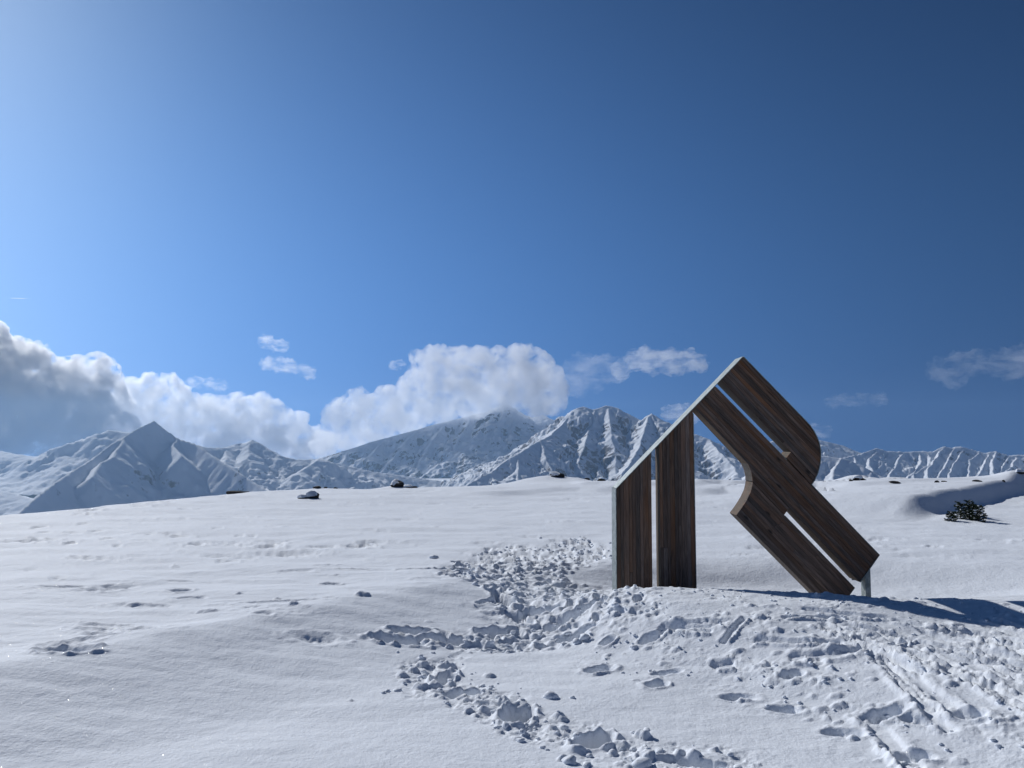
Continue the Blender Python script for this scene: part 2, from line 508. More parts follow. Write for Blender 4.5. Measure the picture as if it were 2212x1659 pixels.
LP = np.zeros_like(GZ); LC = np.zeros_like(GZ)
def stamp_pit(cx, cy_, L, W, ang, depth, rim=0.3, seed=0, soft=0.5):
    w = window(cx, cy_, max(L, W) * 1.8)
    x = GX[w] - cx; y = GY[w] - cy_
    if x.size == 0: return
    c, s = math.cos(ang), math.sin(ang)
    u = (x * c + y * s) / L; v = (-x * s + y * c) / W
    q = (np.abs(u) ** 2.4 + np.abs(v) ** 2.4) ** (1 / 2.4)
    q = q + 0.24 * noise2(GX[w] * 7, GY[w] * 7, seed) + 0.05 * noise2(GX[w] * 20, GY[w] * 20, seed + 3)
    LP[w] = np.minimum(LP[w], -depth * (1 - sstep(soft, 1.05, q)) * (1 + 0.5 * noise2(GX[w] * 11, GY[w] * 11, seed + 21) + 0.3 * noise2(GX[w] * 26, GY[w] * 26, seed + 31)))
    LC[w] = np.maximum(LC[w], rim * depth * np.exp(-((q - 1.2) / 0.22) ** 2) * (0.3 + 0.9 * np.clip(noise2(GX[w] * 13, GY[w] * 13, seed + 9) + 0.3, 0, 1)))

def stamp_clod(cx, cy_, r, h, seed=0, sx=1.0):
    w = window(cx, cy_, r * 1.6 * max(1, sx))
    x = (GX[w] - cx) / (r * sx); y = (GY[w] - cy_) / r
    if x.size == 0: return
    q = np.sqrt(x * x + y * y) + 0.30 * noise2(GX[w] / r, GY[w] / r, seed)
    LC[w] = np.maximum(LC[w], h * np.clip(1 - q * q, 0, 1) ** 0.65 * (1 + 0.3 * noise2(GX[w] * 22, GY[w] * 22, seed + 2)))

def C5(x, y): return (768 + x * 0.3386, 1097 + y * 0.3386)
def C6(x, y): return (1316.6 + x * 0.4049, 1206.9 + y * 0.4049)
TRAMPLED = [gndt(*C5(*p)) for p in ((540, 430), (560, 370), (720, 320), (860, 245), (1000, 235), (1160, 250), (1300, 205), (1500, 195), (1640, 270), (1640, 330), (1420, 385),
            (1340, 420), (1380, 480), (1640, 500), (1940, 570), (1960, 700), (1700, 700), (1480, 760), (1340, 900), (1100, 905), (900, 920), (740, 930),
            (640, 1010), (590, 1110), (500, 1080), (520, 990), (380, 960), (620, 900), (400, 880), (200, 860), (300, 800), (420, 780), (640, 800), (800, 820), (860, 740), (800, 600), (830, 500), (700, 450))]
ROUGH = [gndt(*p) for p in ((1290, 1268), (1500, 1278), (1800, 1292), (2300, 1330), (2600, 1420), (2600, 1800), (1960, 1800), (1890, 1640), (1780, 1575), (1620, 1530), (1500, 1490), (1390, 1478), (1280, 1430), (1220, 1370), (1240, 1300))]
TRAIL = [gndt(*p) for p in ((905, 1440), (960, 1470), (1010, 1500), (1090, 1530), (1150, 1570), (1230, 1590), (1300, 1615), (1400, 1635), (1520, 1655), (1640, 1690))]

fw = (slice(np.searchsorted(rows, 2.6), np.searchsorted(rows, 12.5)), slice(40, 840))
X, Y = GX[fw], GY[fw]
wob = 0.20 * fbm2(X * 2.2, Y * 2.2, 3, 61)
m_tr = 1 - sstep(-0.30, 0.12, poly_sdf(X, Y, TRAMPLED) + wob)
m_ro = (1 - sstep(-0.35, 0.25, poly_sdf(X, Y, ROUGH) + wob * 2)) * (0.55 + 0.6 * np.clip(0.5 + fbm2(X * 0.9, Y * 0.9, 2, 91), 0, 1))
dt, _, _ = seg_dist(X, Y, TRAIL)
m_tl = (1 - sstep(0.06, 0.34, dt + wob * 1.3))
bil = 1 - 2.2 * np.abs(fbm2(X * 3.4, Y * 3.4, 4, 101, 0.55))
lump2 = fbm2(X * 4.2 + 0.25 * bil, Y * 5.2, 3, 141, 0.55)
bil2 = 1 - 2.0 * np.abs(fbm2(X * 3.0, Y * 3.8, 3, 111, 0.5))
lump = fbm2(X * 5.5 + 0.3 * bil, Y * 5.5, 4, 131, 0.6)
fine = 1 - 2 * np.abs(fbm2(X * 13, Y * 13, 3, 151, 0.6))
GZ[fw] += m_tr * (-0.035 + 0.016 * bil2 + 0.020 * lump2 + 0.012 * lump + 0.005 * fine) + m_tl * (-0.012 + 0.010 * bil + 0.010 * lump + 0.005 * fine)
hard = np.clip(fbm2(X * 2.6, Y * 2.6, 3, 171) + 0.15, 0, 1)
GZ[fw] += m_ro * (0.010 * bil * hard + 0.018 * hard * np.clip(lump + 0.1, 0, 1) + 0.009 * fine * hard - 0.007)

# ski ruts
RUTS = [((1080, 345), (1400, 480), (1700, 620)), ((1110, 335), (1450, 470), (1900, 650)), ((1540, 490), (1800, 600), (2120, 700), (2300, 760)), ((1590, 490), (1860, 590), (2300, 720)),
        ((1400, 490), (1600, 690), (1840, 930)), ((1440, 490), (1660, 660), (1900, 850)), ((1700, 470), (1950, 540), (2300, 620)), ((1250, 345), (1600, 430), (2000, 520), (2300, 600)),
        ((1830, 380), (2050, 440), (2300, 490)), ((1860, 375), (2100, 425), (2300, 470)), ((2000, 320), (2300, 390)), ((1500, 320), (1800, 390), (2100, 470), (2300, 540)),
        ((915, 314), (1080, 311), (1260, 318)), ((250, 372), (430, 352), (640, 345)), ((270, 358), (560, 378)), ((605, 445), (660, 380), (730, 305)),
        ((770, 430), (1000, 440), (1260, 452)), ((950, 524), (1160, 505), (1410, 480)), ((1500, 465), (1620, 440)), ((1090, 510), (1120, 560)), ((1370, 830), (1500, 960), (1640, 1117)),
        ((1640, 330), (1900, 390), (2200, 480)), ((1900, 640), (2100, 740), (2300, 830)), ((1760, 560), (2000, 660), (2300, 800)), ((2000, 560), (2300, 690)), ((1950, 480), (2300, 560)),
        ((550, 580), (600, 560), (670, 552)), ((1460, 1010), (1560, 1090), (1700, 1200)), ((1020, 260), (1300, 300), (1500, 320))]
for i in range(12):                      # faint parallel tracks fanning to the lower right
    sx, sy = 1180 + 78 * i, 335 + (i * 37) % 60
    RUTS.append(((sx, sy), (sx + 420, sy + 420 * (0.46 - 0.018 * i)), (sx + 950, sy + 950 * (0.45 - 0.018 * i))))
for k, r in enumerate(RUTS):
    pts = [gndt(*C6(*p)) for p in r]
    d, s, a = seg_dist(X, Y, pts)
    thin = k >= len(RUTS) - 12
    w_ = 0.022 if thin else 0.030 + 0.012 * (k % 3)
    dn = d + 0.018 * noise2(X * 7, Y * 7, 300 + k)
    env = sstep(0, 0.05, a) * (1 - sstep(0.93, 1, a))
    brk = np.clip(0.75 + 0.8 * noise2(X * 2.5, Y * 2.5, 500 + k), 0.1, 1.1)
    flat = (1 - sstep(w_ * 0.8, w_ * 1.15, dn)) * env
    GZ[fw] += -(0.012 if thin else 0.024) * flat + (0.010 if thin else 0.019) * env * brk * np.exp(-((dn - w_ * 1.7) / (w_ * 0.5)) ** 2) * (0.5 + 0.5 * (s > 0)) * (1 + 0.55 * fine)

# footprints and pits
PITS = [(C5(560, 1085), 0.17, 0.12, 1.2, 0.22), (C5(690, 1180), 0.20, 0.11, 0.1, 0.13), (C5(1040, 1325), 0.18, 0.15, 1.3, 0.22), (C5(1520, 1495), 0.19, 0.13, 0.6, 0.19),
        (C5(350, 785), 0.24, 0.10, 0.1, 0.17), (C5(290, 850), 0.30, 0.12, -0.1, 0.20), (C5(560, 840), 0.30, 0.10, 0.15, 0.18), (C5(880, 790), 0.20, 0.12, 0.5, 0.15),
        (C5(930, 560), 0.34, 0.12, 2.1, 0.20), (C5(1020, 680), 0.30, 0.11, 2.2, 0.17), (C5(1170, 390), 0.20, 0.10, 0.3, 0.15), (C5(1170, 650), 0.28, 0.14, 0.2, 0.15),
        (C5(1500, 600), 0.25, 0.10, 0.3, 0.14), (C5(1340, 690), 0.30, 0.10, 0.4, 0.12), (C5(640, 390), 0.28, 0.11, 0.2, 0.13), (C5(1360, 830), 0.20, 0.10, -0.5, 0.12),
        (C5(1420, 790), 0.26, 0.09, 0.2, 0.10), (C5(1560, 1030), 0.16, 0.11, 0.4, 0.12), (C5(1900, 800), 0.14, 0.08, 0.4, 0.09), (C5(1610, 850), 0.10, 0.08, 0.8, 0.10), (C5(430, 390), 0.32, 0.09, 0.0, 0.06),
        (C6(980, 615), 0.14, 0.09, 0.2, 0.10), (C6(1480, 820), 0.22, 0.10, 0.0, 0.11), (C6(1900, 825), 0.20, 0.10, -0.5, 0.10), (C6(250, 670), 0.16, 0.11, 0.6, 0.11), (C6(300, 610), 0.22, 0.09, 0.2, 0.08),
        (C6(450, 1080), 0.34, 0.10, -0.35, 0.13), (C6(1640, 860), 0.20, 0.08, -0.8, 0.08), (C6(690, 740), 0.22, 0.09, -0.2, 0.07), (C6(220, 390), 0.12, 0.08, 0.3, 0.08), (C6(100, 90), 0.14, 0.1, 0.3, 0.09),
        (C6(920, 800), 0.2, 0.08, -0.4, 0.07), (C6(1250, 930), 0.24, 0.1, -0.4, 0.08), (C6(1600, 1040), 0.22, 0.1, -0.5, 0.09)]
for k, (p, L, W, a, dp) in enumerate(PITS):
    g = gndt(*p)
    stamp_pit(g[0], g[1], L * (0.85 if k < 21 else 0.62), W * (0.72 if k < 21 else 0.6), a, dp * (0.95 if k < 21 else 0.62), 0.22, 700 + k)

def inside(poly, n, rngk):
    poly = np.array(poly); lo, hi = poly.min(0), poly.max(0)
    out = []
    while len(out) < n:
        q = lo + (hi - lo) * rngk.random((400, 2))
        q = q[poly_sdf(q[:, 0], q[:, 1], poly) < 0]
        out += list(q)
    return out[:n]
for k, q in enumerate(inside(TRAMPLED, 130, rng)):
    stamp_pit(q[0], q[1], rng.uniform(0.06, 0.12), rng.uniform(0.035, 0.06), rng.uniform(0, 3.1), rng.uniform(0.03, 0.07), 0.35, 900 + k)
clod_spots = []
for k, q in enumerate(inside(TRAMPLED, 650, rng)):
    r = 0.015 + 0.055 * rng.random() ** 2.5
    stamp_clod(q[0], q[1], r, r * rng.uniform(0.4, 0.8), 2000 + k, rng.uniform(0.8, 1.5)); clod_spots.append((q[0], q[1], min(r, 0.022)))
for k, q in enumerate(inside(ROUGH, 900, rng)):
    if math.hypot(*q) > 12 or abs(math.atan2(*q)) > 0.7: continue
    r = 0.010 + 0.032 * rng.random() ** 2.5
    stamp_clod(q[0], q[1], r, r * rng.uniform(0.3, 0.7), 3000 + k, rng.uniform(0.8, 2.0))
for k in range(150):
    t = rng.random() * (len(TRAIL) - 1.001); i = int(t)
    q = TRAIL[i] * (1 - t + i) + TRAIL[i + 1] * (t - i) + rng.normal(0, 0.13, 2)
    r = 0.012 + 0.04 * rng.random() ** 2
    stamp_clod(q[0], q[1], r, r * rng.uniform(0.4, 1.0), 4000 + k, rng.uniform(0.8, 1.4))
# small wind pits, crust edges and old prints on the smooth snow to the left
def C7(x, y): return (x / 1.4133 * 0.5486, (1850 + y / 1.4133) * 0.5486)
OLD = [(210, 320, .30, .07), (245, 348, .25, .05), (150, 393, 1.0, .09), (390, 408, .2, .08), (650, 424, .18, .07), (440, 245, .25, .07), (490, 245, .22, .06), (510, 222, .5, .08), (580, 207, .3, .05),
       (790, 205, .4, .08), (850, 185, .4, .06), (880, 178, .35, .06), (930, 180, .3, .04), (990, 370, .5, .07), (1090, 415, .4, .08), (1490, 430, .5, .07), (1510, 422, .25, .06), (1545, 412, .3, .05),
       (1200, 400, 1.2, .04), (1600, 465, 1.1, .05), (1300, 410, .9, .04), (1800, 428, .6, .05), (2000, 428, .55, .09), (2070, 406, .5, .05), (970, 540, .12, -.07), (1635, 748, .09, -.05), (1540, 718, .06, -.03),
       (350, 970, .40, .05), (370, 998, .42, .12), (600, 880, .45, .05), (560, 905, .3, .05), (1010, 670, .25, .05), (760, 755, .2, .05), (1150, 787, .15, -.04), (2015, 695, .12, -.06), (1470, 795, .2, .04),
       (1950, 1283, .04, -.025), (1765, 940, .5, .05), (560, 665, .5, .03), (470, 300, .3, .05), (540, 340, .3, .05), (400, 352, .4, .05), (600, 385, .25, .04), (1260, 510, .35, .04), (1350, 492, .4, .04), (640, 655, .5, .03)]
for k, (x, y, L, h) in enumerate(OLD):
    g = gndt(*C7(x, y))
    if h > 0: stamp_pit(g[0], g[1], L * 0.5, L * 0.16 + 0.05, rng.uniform(-0.15, 0.15), h * (0.6 if g[1] < 8 else 1.0), 0.35, 5000 + k, 0.15)
    else: stamp_clod(g[0], g[1], L * 0.5, -h * 0.6, 5000 + k, 1.3)
for k in range(260):
    d_ = rng.uniform(7, 24) ; a_ = rng.uniform(-0.6, 0.62)
    cx, cy_ = d_ * math.sin(a_), d_ * math.cos(a_)
    if cx > 1.2 and cy_ < 10.5: continue
    if rng.random() < 0.6: stamp_pit(cx, cy_, rng.uniform(0.08, 0.5), rng.uniform(0.04, 0.12), rng.uniform(-0.25, 0.25), rng.uniform(0.008, 0.03), 0.5, 6000 + k)
    else: stamp_clod(cx, cy_, rng.uniform(0.03, 0.06), rng.uniform(0.006, 0.02), 6000 + k, 1.5)

GZ += LP + LC
ground = grid_obj('snow_ground', GX, GY, GZ, M_SNOW, wrap=True)
tag(ground, kind='structure')

def gz(x, y):
    i = min(max(np.searchsorted(rows, math.hypot(x, y)), 0), len(rows) - 1); j = min(max(np.searchsorted(cols, math.atan2(x, y)), 0), len(cols) - 1)
    return float(GZ[i, j])

# loose crumbs of snow, one mass nobody could count
def ico(sub):
    bm = bmesh.new(); bmesh.ops.create_icosphere(bm, subdivisions=sub, radius=1.0)
    v = np.array([q.co[:] for q in bm.verts]); f = [[q.index for q in p.verts] for p in bm.faces]
    bm.free(); return v, f
IV, IF = ico(2)
cv, cf = [], []
spots = [(x, y, r) for x, y, r in clod_spots if rng.random() < 0.3]
for q in inside(TRAMPLED, 150, rng): spots.append((q[0] + rng.normal(0, .1), q[1] + rng.normal(0, .1), rng.uniform(0.006, 0.02)))
for q in inside(ROUGH, 520, rng):
    if abs(math.atan2(*q)) < 0.66: spots.append((q[0], q[1], rng.uniform(0.005, 0.016)))
for k in range(150):
    t = rng.random() * (len(TRAIL) - 1.001); i = int(t)
    q = TRAIL[i] * (1 - t + i) + TRAIL[i + 1] * (t - i) + rng.normal(0, 0.16, 2)
    spots.append((q[0], q[1], 0.007 + 0.02 * rng.random() ** 2))
for p, r in ((C5(1240, 1210), .075), (C5(1360, 1620), .06), (C5(1480, 1640), .045), (C5(1830, 1640), .075), (C5(1860, 1575), .03), (C5(1180, 195), .05), (C5(830, 280), .05), (C5(1350, 790), .06), (C5(1460, 840), .07), (C5(1410, 860), .07),
             (C5(765, 490), .06), (C5(500, 320), .08), (C5(175, 1180), .025), (C5(205, 1170), .03), (C5(270, 1165), .04), (C5(310, 1120), .03), (C5(1775, 890), .05), (C5(1330, 1400), .05)):
    g = gndt(*p); spots.append((g[0], g[1], r * 0.62))
for k, (x, y, r) in enumerate(spots):
    s = np.array((rng.uniform(.8, 1.3), rng.uniform(.8, 1.2), rng.uniform(.45, .8))) * r
    n = 1 + 0.42 * noise3(IV[:, 0] * 1.5 + k * 7, IV[:, 1] * 1.5, IV[:, 2] * 1.5, 5) + 0.22 * noise3(IV[:, 0] * 3.3 + k * 7, IV[:, 1] * 3.3, IV[:, 2] * 3.3, 6)
    b = len(cv)
    cv += list(IV * n[:, None] * s + np.array((x, y, gz(x, y) + r * 0.25)))
    cf += [[i + b for i in f] for f in IF]
crumbs = mesh_obj('snow_crumbs', cv, cf, M_SNOW, smooth=True)
tag(crumbs, 'loose white crumbs of kicked-up snow along the trampled path', 'snow crumbs', kind='stuff')

# ------------------------------------------------------------------ mountains
M_MTN = mat_mountain('mountain_snow', 0.09)
M_MTN_ROCKY = mat_mountain('mountain_snow_rocky', 0.17)

def range_mesh(name, ridges, az0, az1, d0, d1, na, nd, mat, warp=90., wscale=520., rough=38., rscale=260., seed=0, floor=-690, ribs=1.0):
    """ridges: list of (polyline of (px, py, distance), slope); faces fall away from every ridge line, carved by ribs and gullies running downhill"""
    na, nd = int(na * 0.78), int(nd * 0.78)
    t = np.linspace(0, 1, nd)[:, None]
    a = np.linspace(az0, az1, na)[None, :]
    Yg = d0 + (d1 - d0) * t + 0 * a
    Xg = Yg * np.tan(a)
    wx = warp * fbm2(Xg / wscale, Yg / wscale, 5, seed, 0.55); wy = warp * fbm2(Xg / wscale, Yg / wscale, 5, seed + 50, 0.55)
    Z = np.full(Xg.shape, -1e9); DD = np.zeros(Xg.shape); UU = np.zeros(Xg.shape)
    run = 0.0
    for nr, (r, sl) in enumerate(ridges):
        lowz, fal = (0.10, 260.) if nr == 0 else (0.30, 120.)
        P = np.array([at(*p) for p in r])
        for k in range(len(P) - 1):
            A, B = P[k], P[k + 1]
            e = B[:2] - A[:2]; L = math.sqrt(max(e @ e, 1e-6)); l2 = L * L
            u0 = np.clip(((Xg - A[0]) * e[0] + (Yg - A[1]) * e[1]) / l2, 0, 1)
            fz = np.clip(np.hypot(Xg - A[0] - u0 * e[0], Yg - A[1] - u0 * e[1]) / fal, lowz, 1)
            x_, y_ = Xg + wx * fz, Yg + wy * fz
            u = np.clip(((x_ - A[0]) * e[0] + (y_ - A[1]) * e[1]) / l2, 0, 1)
            dist = np.hypot(x_ - A[0] - u * e[0], y_ - A[1] - u * e[1])
            z = A[2] + (B[2] - A[2]) * u - sl * dist * (1 - np.clip(dist / 3200., 0, 0.3))
            m = z > Z
            Z = np.where(m, z, Z); DD = np.where(m, dist, DD); UU = np.where(m, run + u * L, UU)
            run += L
        run += 5000
    amp = np.clip(DD / 150., 0.06, 1)
    # ribs: noise across the fall line, drawn out along it
    rb = ridged2(UU / (rscale * 0.55) + 0.25 * wx / warp, DD / (rscale * 3.2), 4, seed + 7, 0.55)
    cr = ridged2(Xg / (rscale * 0.5), Yg / (rscale * 0.5), 5, seed + 19, 0.6)
    Z = Z + rough * amp * (0.75 * ribs * (rb - 0.4) + 0.32 * (cr - 0.35)) + 2.5 * fbm2(Xg / 28, Yg / 28, 2, seed + 5)
    Z = np.maximum(Z, floor + 10 * fbm2(Xg / 300, Yg / 300, 3, seed))
    o = grid_obj(name, Xg, Yg, Z, mat)
    tag(o, kind='structure')
    return o

def azp(px): return math.atan((px - PW / 2) / FOC)

# left pyramid
range_mesh('mountain', [
    ([(-40, 1190, 2750), (20, 1130, 2950), (40, 1110, 3050), (90, 1062, 3300), (150, 1022, 3600), (200, 990, 3850), (240, 958, 4050), (270, 942, 4200), (300, 924, 4330), (335, 908, 4400),
      (362, 930, 4400), (385, 947, 4380), (425, 960, 4340), (450, 978, 4260), (500, 1010, 4120), (540, 1036, 4020), (580, 1062, 3900)], 1.12),
    ([(-330, 1020, 4500), (-200, 1036, 4400), (-60, 1050, 4300), (20, 1062, 4200), (90, 1085, 4000)], 0.45),
    ([(268, 943, 4200), (240, 985, 3900), (215, 1000, 3780), (200, 1030, 3600)], 0.95),
    ([(385, 947, 4380), (372, 962, 4280), (392, 985, 4120)], 0.98),
    ], azp(-340), azp(640), 2500, 4900, 340, 280, M_MTN, seed=3, rough=22, warp=60, ribs=0.45)
# ridge behind the pyramid, deep in haze
range_mesh('mountain', [
    ([(-200, 960, 6200), (-60, 966, 6100), (0, 973, 6000), (30, 980, 5950), (75, 986, 5900), (110, 985, 5900)], 0.38),
    ([(60, 1060, 5000), (100, 1000, 5250), (140, 973, 5400), (185, 950, 5500), (215, 938, 5560), (238, 928, 5600), (262, 932, 5600), (300, 936, 5600), (350, 940, 5600)], 0.65),
    ], azp(-220), azp(420), 4700, 6500, 230, 150, M_MTN, seed=13, rough=18, floor=-470)
# small peak in the gap
range_mesh('mountain', [
    ([(400, 955, 5200), (450, 967, 5300), (490, 967, 5400), (520, 962, 5450), (535, 955, 5500), (545, 950, 5500), (557, 955, 5500), (575, 968, 5450), (600, 982, 5400), (640, 993, 5400), (680, 992, 5500), (720, 1000, 5550), (800, 1018, 5600), (900, 1032, 5650), (1000, 1046, 5700), (1080, 1060, 5700)], 0.66),
    ([(545, 952, 5500), (530, 990, 5200), (525, 1040, 4950), (520, 1090, 4800)], 0.62),
    ([(500, 967, 5420), (480, 1000, 5100), (470, 1050, 4900)], 0.6),
    ([(690, 990, 5450), (650, 1020, 5200), (600, 1060, 5000)], 0.55),
    ], azp(380), azp(1090), 4900, 6000, 380, 150, M_MTN, seed=23, rough=28)
# shoulder with sunlit spur, main rocky peak, second peak (centre right)
range_mesh('mountain', [
    ([(960, 1075, 4300), (1010, 1048, 4450), (1060, 1020, 4650), (1098, 990, 4800), (1112, 984, 4850), (1140, 967, 5050), (1165, 952, 5200), (1190, 940, 5400), (1215, 915, 5650),
      (1232, 893, 5750), (1245, 882, 5800), (1262, 879, 5850), (1282, 885, 5850), (1310, 876, 5900), (1335, 882, 5900), (1360, 896, 5850), (1385, 908, 5800), (1395, 904, 5780),
      (1408, 893, 5750), (1425, 903, 5700), (1450, 918, 5650), (1490, 934, 5600), (1530, 948, 5500), (1580, 972, 5400), (1620, 1005, 5300), (1680, 1030, 5200)], 0.85),
    ([(1285, 884, 5850), (1275, 920, 5600), (1262, 960, 5350), (1250, 1000, 5100), (1268, 1040, 4900)], 0.95),
    ([(1310, 877, 5900), (1318, 930, 5500), (1325, 975, 5250), (1330, 1030, 5000)], 0.9),
    ([(1408, 894, 5750), (1392, 930, 5450), (1372, 975, 5200), (1350, 1015, 4950), (1330, 1050, 4750)], 0.95),
    ([(1365, 898, 5850), (1362, 950, 5500), (1368, 1000, 5250)], 1.0),
    ([(1165, 953, 5200), (1180, 990, 4950), (1195, 1030, 4750)], 0.85),
    ([(1112, 985, 4850), (1118, 1020, 4650), (1125, 1060, 4450)], 0.8),
    ([(1450, 918, 5650), (1470, 965, 5300), (1490, 1010, 5000)], 0.9),
    ([(1530, 948, 5500), (1560, 985, 5150), (1590, 1020, 4900), (1620, 1060, 4700)], 0.85),
    ], azp(930), azp(1740), 4250, 6300, 480, 330, M_MTN_ROCKY, seed=33, rough=42, rscale=190, warp=80, wscale=420)
# rounded hill and jagged wall on the right
range_mesh('mountain', [
    ([(1640, 1010, 4500), (1700, 985, 4550), (1760, 982, 4600), (1800, 988, 4600), (1830, 992, 4600), (1860, 1005, 4550), (1890, 1022, 4500), (1930, 1042, 4400), (1990, 1065, 4300)], 0.7),
    ([(1765, 984, 4600), (1750, 1020, 4350), (1735, 1060, 4150)], 0.8), ([(1810, 990, 4600), (1805, 1030, 4300), (1800, 1070, 4100)], 0.75),
    ], azp(1600), azp(2040), 3900, 5000, 220, 130, M_MTN, seed=43, rough=22, rscale=170)
wall_sky = [(1790, 992, 6300), (1825, 988, 6350), (1860, 980, 6400), (1895, 968, 6500), (1915, 974, 6500), (1950, 976, 6500), (1985, 974, 6520), (2015, 976, 6500), (2035, 965, 6550), (2055, 967, 6560), (2075, 964, 6560),
            (2095, 970, 6550), (2125, 978, 6500), (2150, 974, 6500), (2180, 984, 6450), (2212, 983, 6450), (2260, 972, 6400), (2350, 985, 6300), (2500, 978, 6200), (2700, 990, 6000), (2950, 975, 5700)]
wall_r = [(wall_sky, 0.95)]
for k, px in enumerate((1850, 1893, 1925, 1958, 1990, 2014, 2038, 2062, 2082, 2108, 2132, 2152, 2182, 2205, 2240, 2275, 2330, 2400, 2480, 2570, 2680, 2800)):
    py = np.interp(px, [p[0] for p in wall_sky], [p[1] for p in wall_sky]); D = np.interp(px, [p[0] for p in wall_sky], [p[2] for p in wall_sky])
    j = rng.uniform(-22, 14, 3); px = px + rng.uniform(-9, 9)
    wall_r.append(([(px, py + 1, D), (px - 6 + j[0], py + 22, D - 170), (px - 16 + j[1], py + 48, D - 380), (px - 24 + j[2], py + 90, D - 700)], rng.uniform(0.8, 1.1)))
range_mesh('mountain', wall_r, azp(1740), azp(2900), 5000, 7000, 620, 230, M_MTN_ROCKY, seed=53, rough=40, rscale=120, warp=60, wscale=220)
range_mesh('mountain', [
    ([(1640, 960, 7000), (1700, 945, 7050), (1760, 948, 7100), (1785, 953, 7100), (1820, 962, 7100), (1850, 975, 7050), (1900, 990, 7000)], 0.75),
    ], azp(1600), azp(1940), 6600, 7250, 160, 70, M_MTN_ROCKY, seed=63, rough=30, rscale=170)
# big massif under the cloud cap, beyond the haze box
range_mesh('mountain', [
    ([(600, 1010, 8400), (650, 1000, 8300), (690, 990, 8200), (740, 975, 8250), (770, 966, 8300), (800, 955, 8300), (830, 947, 8350), (860, 939, 8400), (905, 927, 8450), (925, 920, 8500), (960, 912, 8550),
      (1000, 902, 8600), (1050, 890, 8650), (1095, 872, 8700), (1125, 892, 8700), (1150, 902, 8700), (1172, 896, 8750), (1200, 915, 8700), (1240, 935, 8700), (1330, 940, 8700)], 0.8),
    ] + [([(px, py, D), (px + dx * .4, py + 35, D - 350), (px + dx, py + 95, D - 800), (px + dx * 1.6, py + 160, D - 1150)], 0.85) for px, py, D, dx in
         ((700, 988, 8200, -40), (760, 970, 8280, -60), (830, 948, 8350, -70), (900, 928, 8450, -75), (960, 913, 8550, -60), (1020, 899, 8600, -50), (1095, 874, 8700, -40), (1150, 903, 8700, -20), (1200, 916, 8700, 10))],
    azp(580), azp(1360), 7360, 9100, 400, 240, M_MTN_ROCKY, seed=73, rough=44, rscale=240, warp=80)

# ------------------------------------------------------------------ haze
def box_mesh(name, lo, hi, mat):
    x0, y0, z0 = lo; x1, y1, z1 = hi
    v = [(x0, y0, z0), (x1, y0, z0), (x1, y1, z0), (x0, y1, z0), (x0, y0, z1), (x1, y0, z1), (x1, y1, z1), (x0, y1, z1)]
    f = [(0, 3, 2, 1), (4, 5, 6, 7), (0, 1, 5, 4), (1, 2, 6, 5), (2, 3, 7, 6), (3, 0, 4, 7)]
    return mesh_obj(name, v, f, mat)
M_HAZE = mat_volume('haze_air', 0.000038, (0.48, 0.72, 1.0), 0.6)
haze = box_mesh('haze', (-7340, -7340, -740), (7340, 7340, 330), M_HAZE)
tag(haze, kind='stuff')

# ------------------------------------------------------------------ clouds
def cloud(name, puffs, Y, density, label, seed=0, vox=None, disp=0.22, fr=1.0, aniso=0.55, flat=1.0, depth=1.0, group=None, grain=None, lo=0.4, hi=0.6, stretch=(1, 1, 1)):
    """puffs: (px, py, radius in photo px); all joined into one closed lumpy volume, then roughened"""
    rg = np.random.default_rng(seed)
    k = Y / FOC
    V, F = [], []
    iv, iff = ico(3)
    for (px, py, r) in puffs:
        c = at(px, py, Y)
        R = r * k
        c[1] += rg.uniform(-0.5, 0.5) * R * depth
        b = len(V)
        V += list(iv * np.array((R, R * depth, R * flat)) + c)
        F += [[i + b for i in f] for f in iff]
    o = mesh_obj(name, V, F)
    rm = o.modifiers.new('remesh', 'REMESH'); rm.mode = 'VOXEL'
    rm.voxel_size = (vox or 16.0)
    dg = bpy.context.evaluated_depsgraph_get()
    ev = o.evaluated_get(dg)
    me = bpy.data.meshes.new_from_object(ev)
    o.modifiers.clear()
    old = o.data
    o.data = me
    bpy.data.meshes.remove(old)
    n = len(me.vertices)
    co = np.empty(n * 3, np.float32); me.vertices.foreach_get('co', co); co = co.reshape(-1, 3).astype(float)
    rad = np.median([p[2] for p in puffs]) * k
    for s, a in ((1.1, 0.9), (0.55, 0.75), (0.28, 0.5), (0.15, 0.28)):
        me.update()
        no = np.empty(n * 3, np.float32); me.vertices.foreach_get('normal', no); no = no.reshape(-1, 3)
        q = co / (rad * s * fr)
        d = (1 - 1.9 * np.abs(noise3(q[:, 0], q[:, 1], q[:, 2], seed + int(s * 100)))) * a * disp * rad
        co = co + no * d[:, None]
        me.vertices.foreach_set('co', co.astype(np.float32).ravel())
    me.update()
    rm = o.modifiers.new('remesh', 'REMESH'); rm.mode = 'VOXEL'; rm.voxel_size = (vox if vox else 13.0)
    dg = bpy.context.evaluated_depsgraph_get(); dg.update()
    me2 = bpy.data.meshes.new_from_object(o.evaluated_get(dg))
    o.modifiers.clear(); o.data = me2; bpy.data.meshes.remove(me); me = me2
    n = len(me.vertices)
    co = np.empty(n * 3, np.float32); me.vertices.foreach_get('co', co); co = co.reshape(-1, 3).astype(float)
    no = np.empty(n * 3, np.float32); me.vertices.foreach_get('normal', no); no = no.reshape(-1, 3)
    q = co / 60.0
    co = co + no * (11.0 * (1 - 2 * np.abs(fbm3(q[:, 0], q[:, 1], q[:, 2], 3, seed + 77))))[:, None]
    me.vertices.foreach_set('co', co.astype(np.float32).ravel()); me.update()
    me.materials.clear()
    me.materials.append(mat_volume(name + '_vapour', density, (1, 1, 1), aniso, grain, lo, hi, stretch))
    tag(o, label, 'cloud', group)
    return o

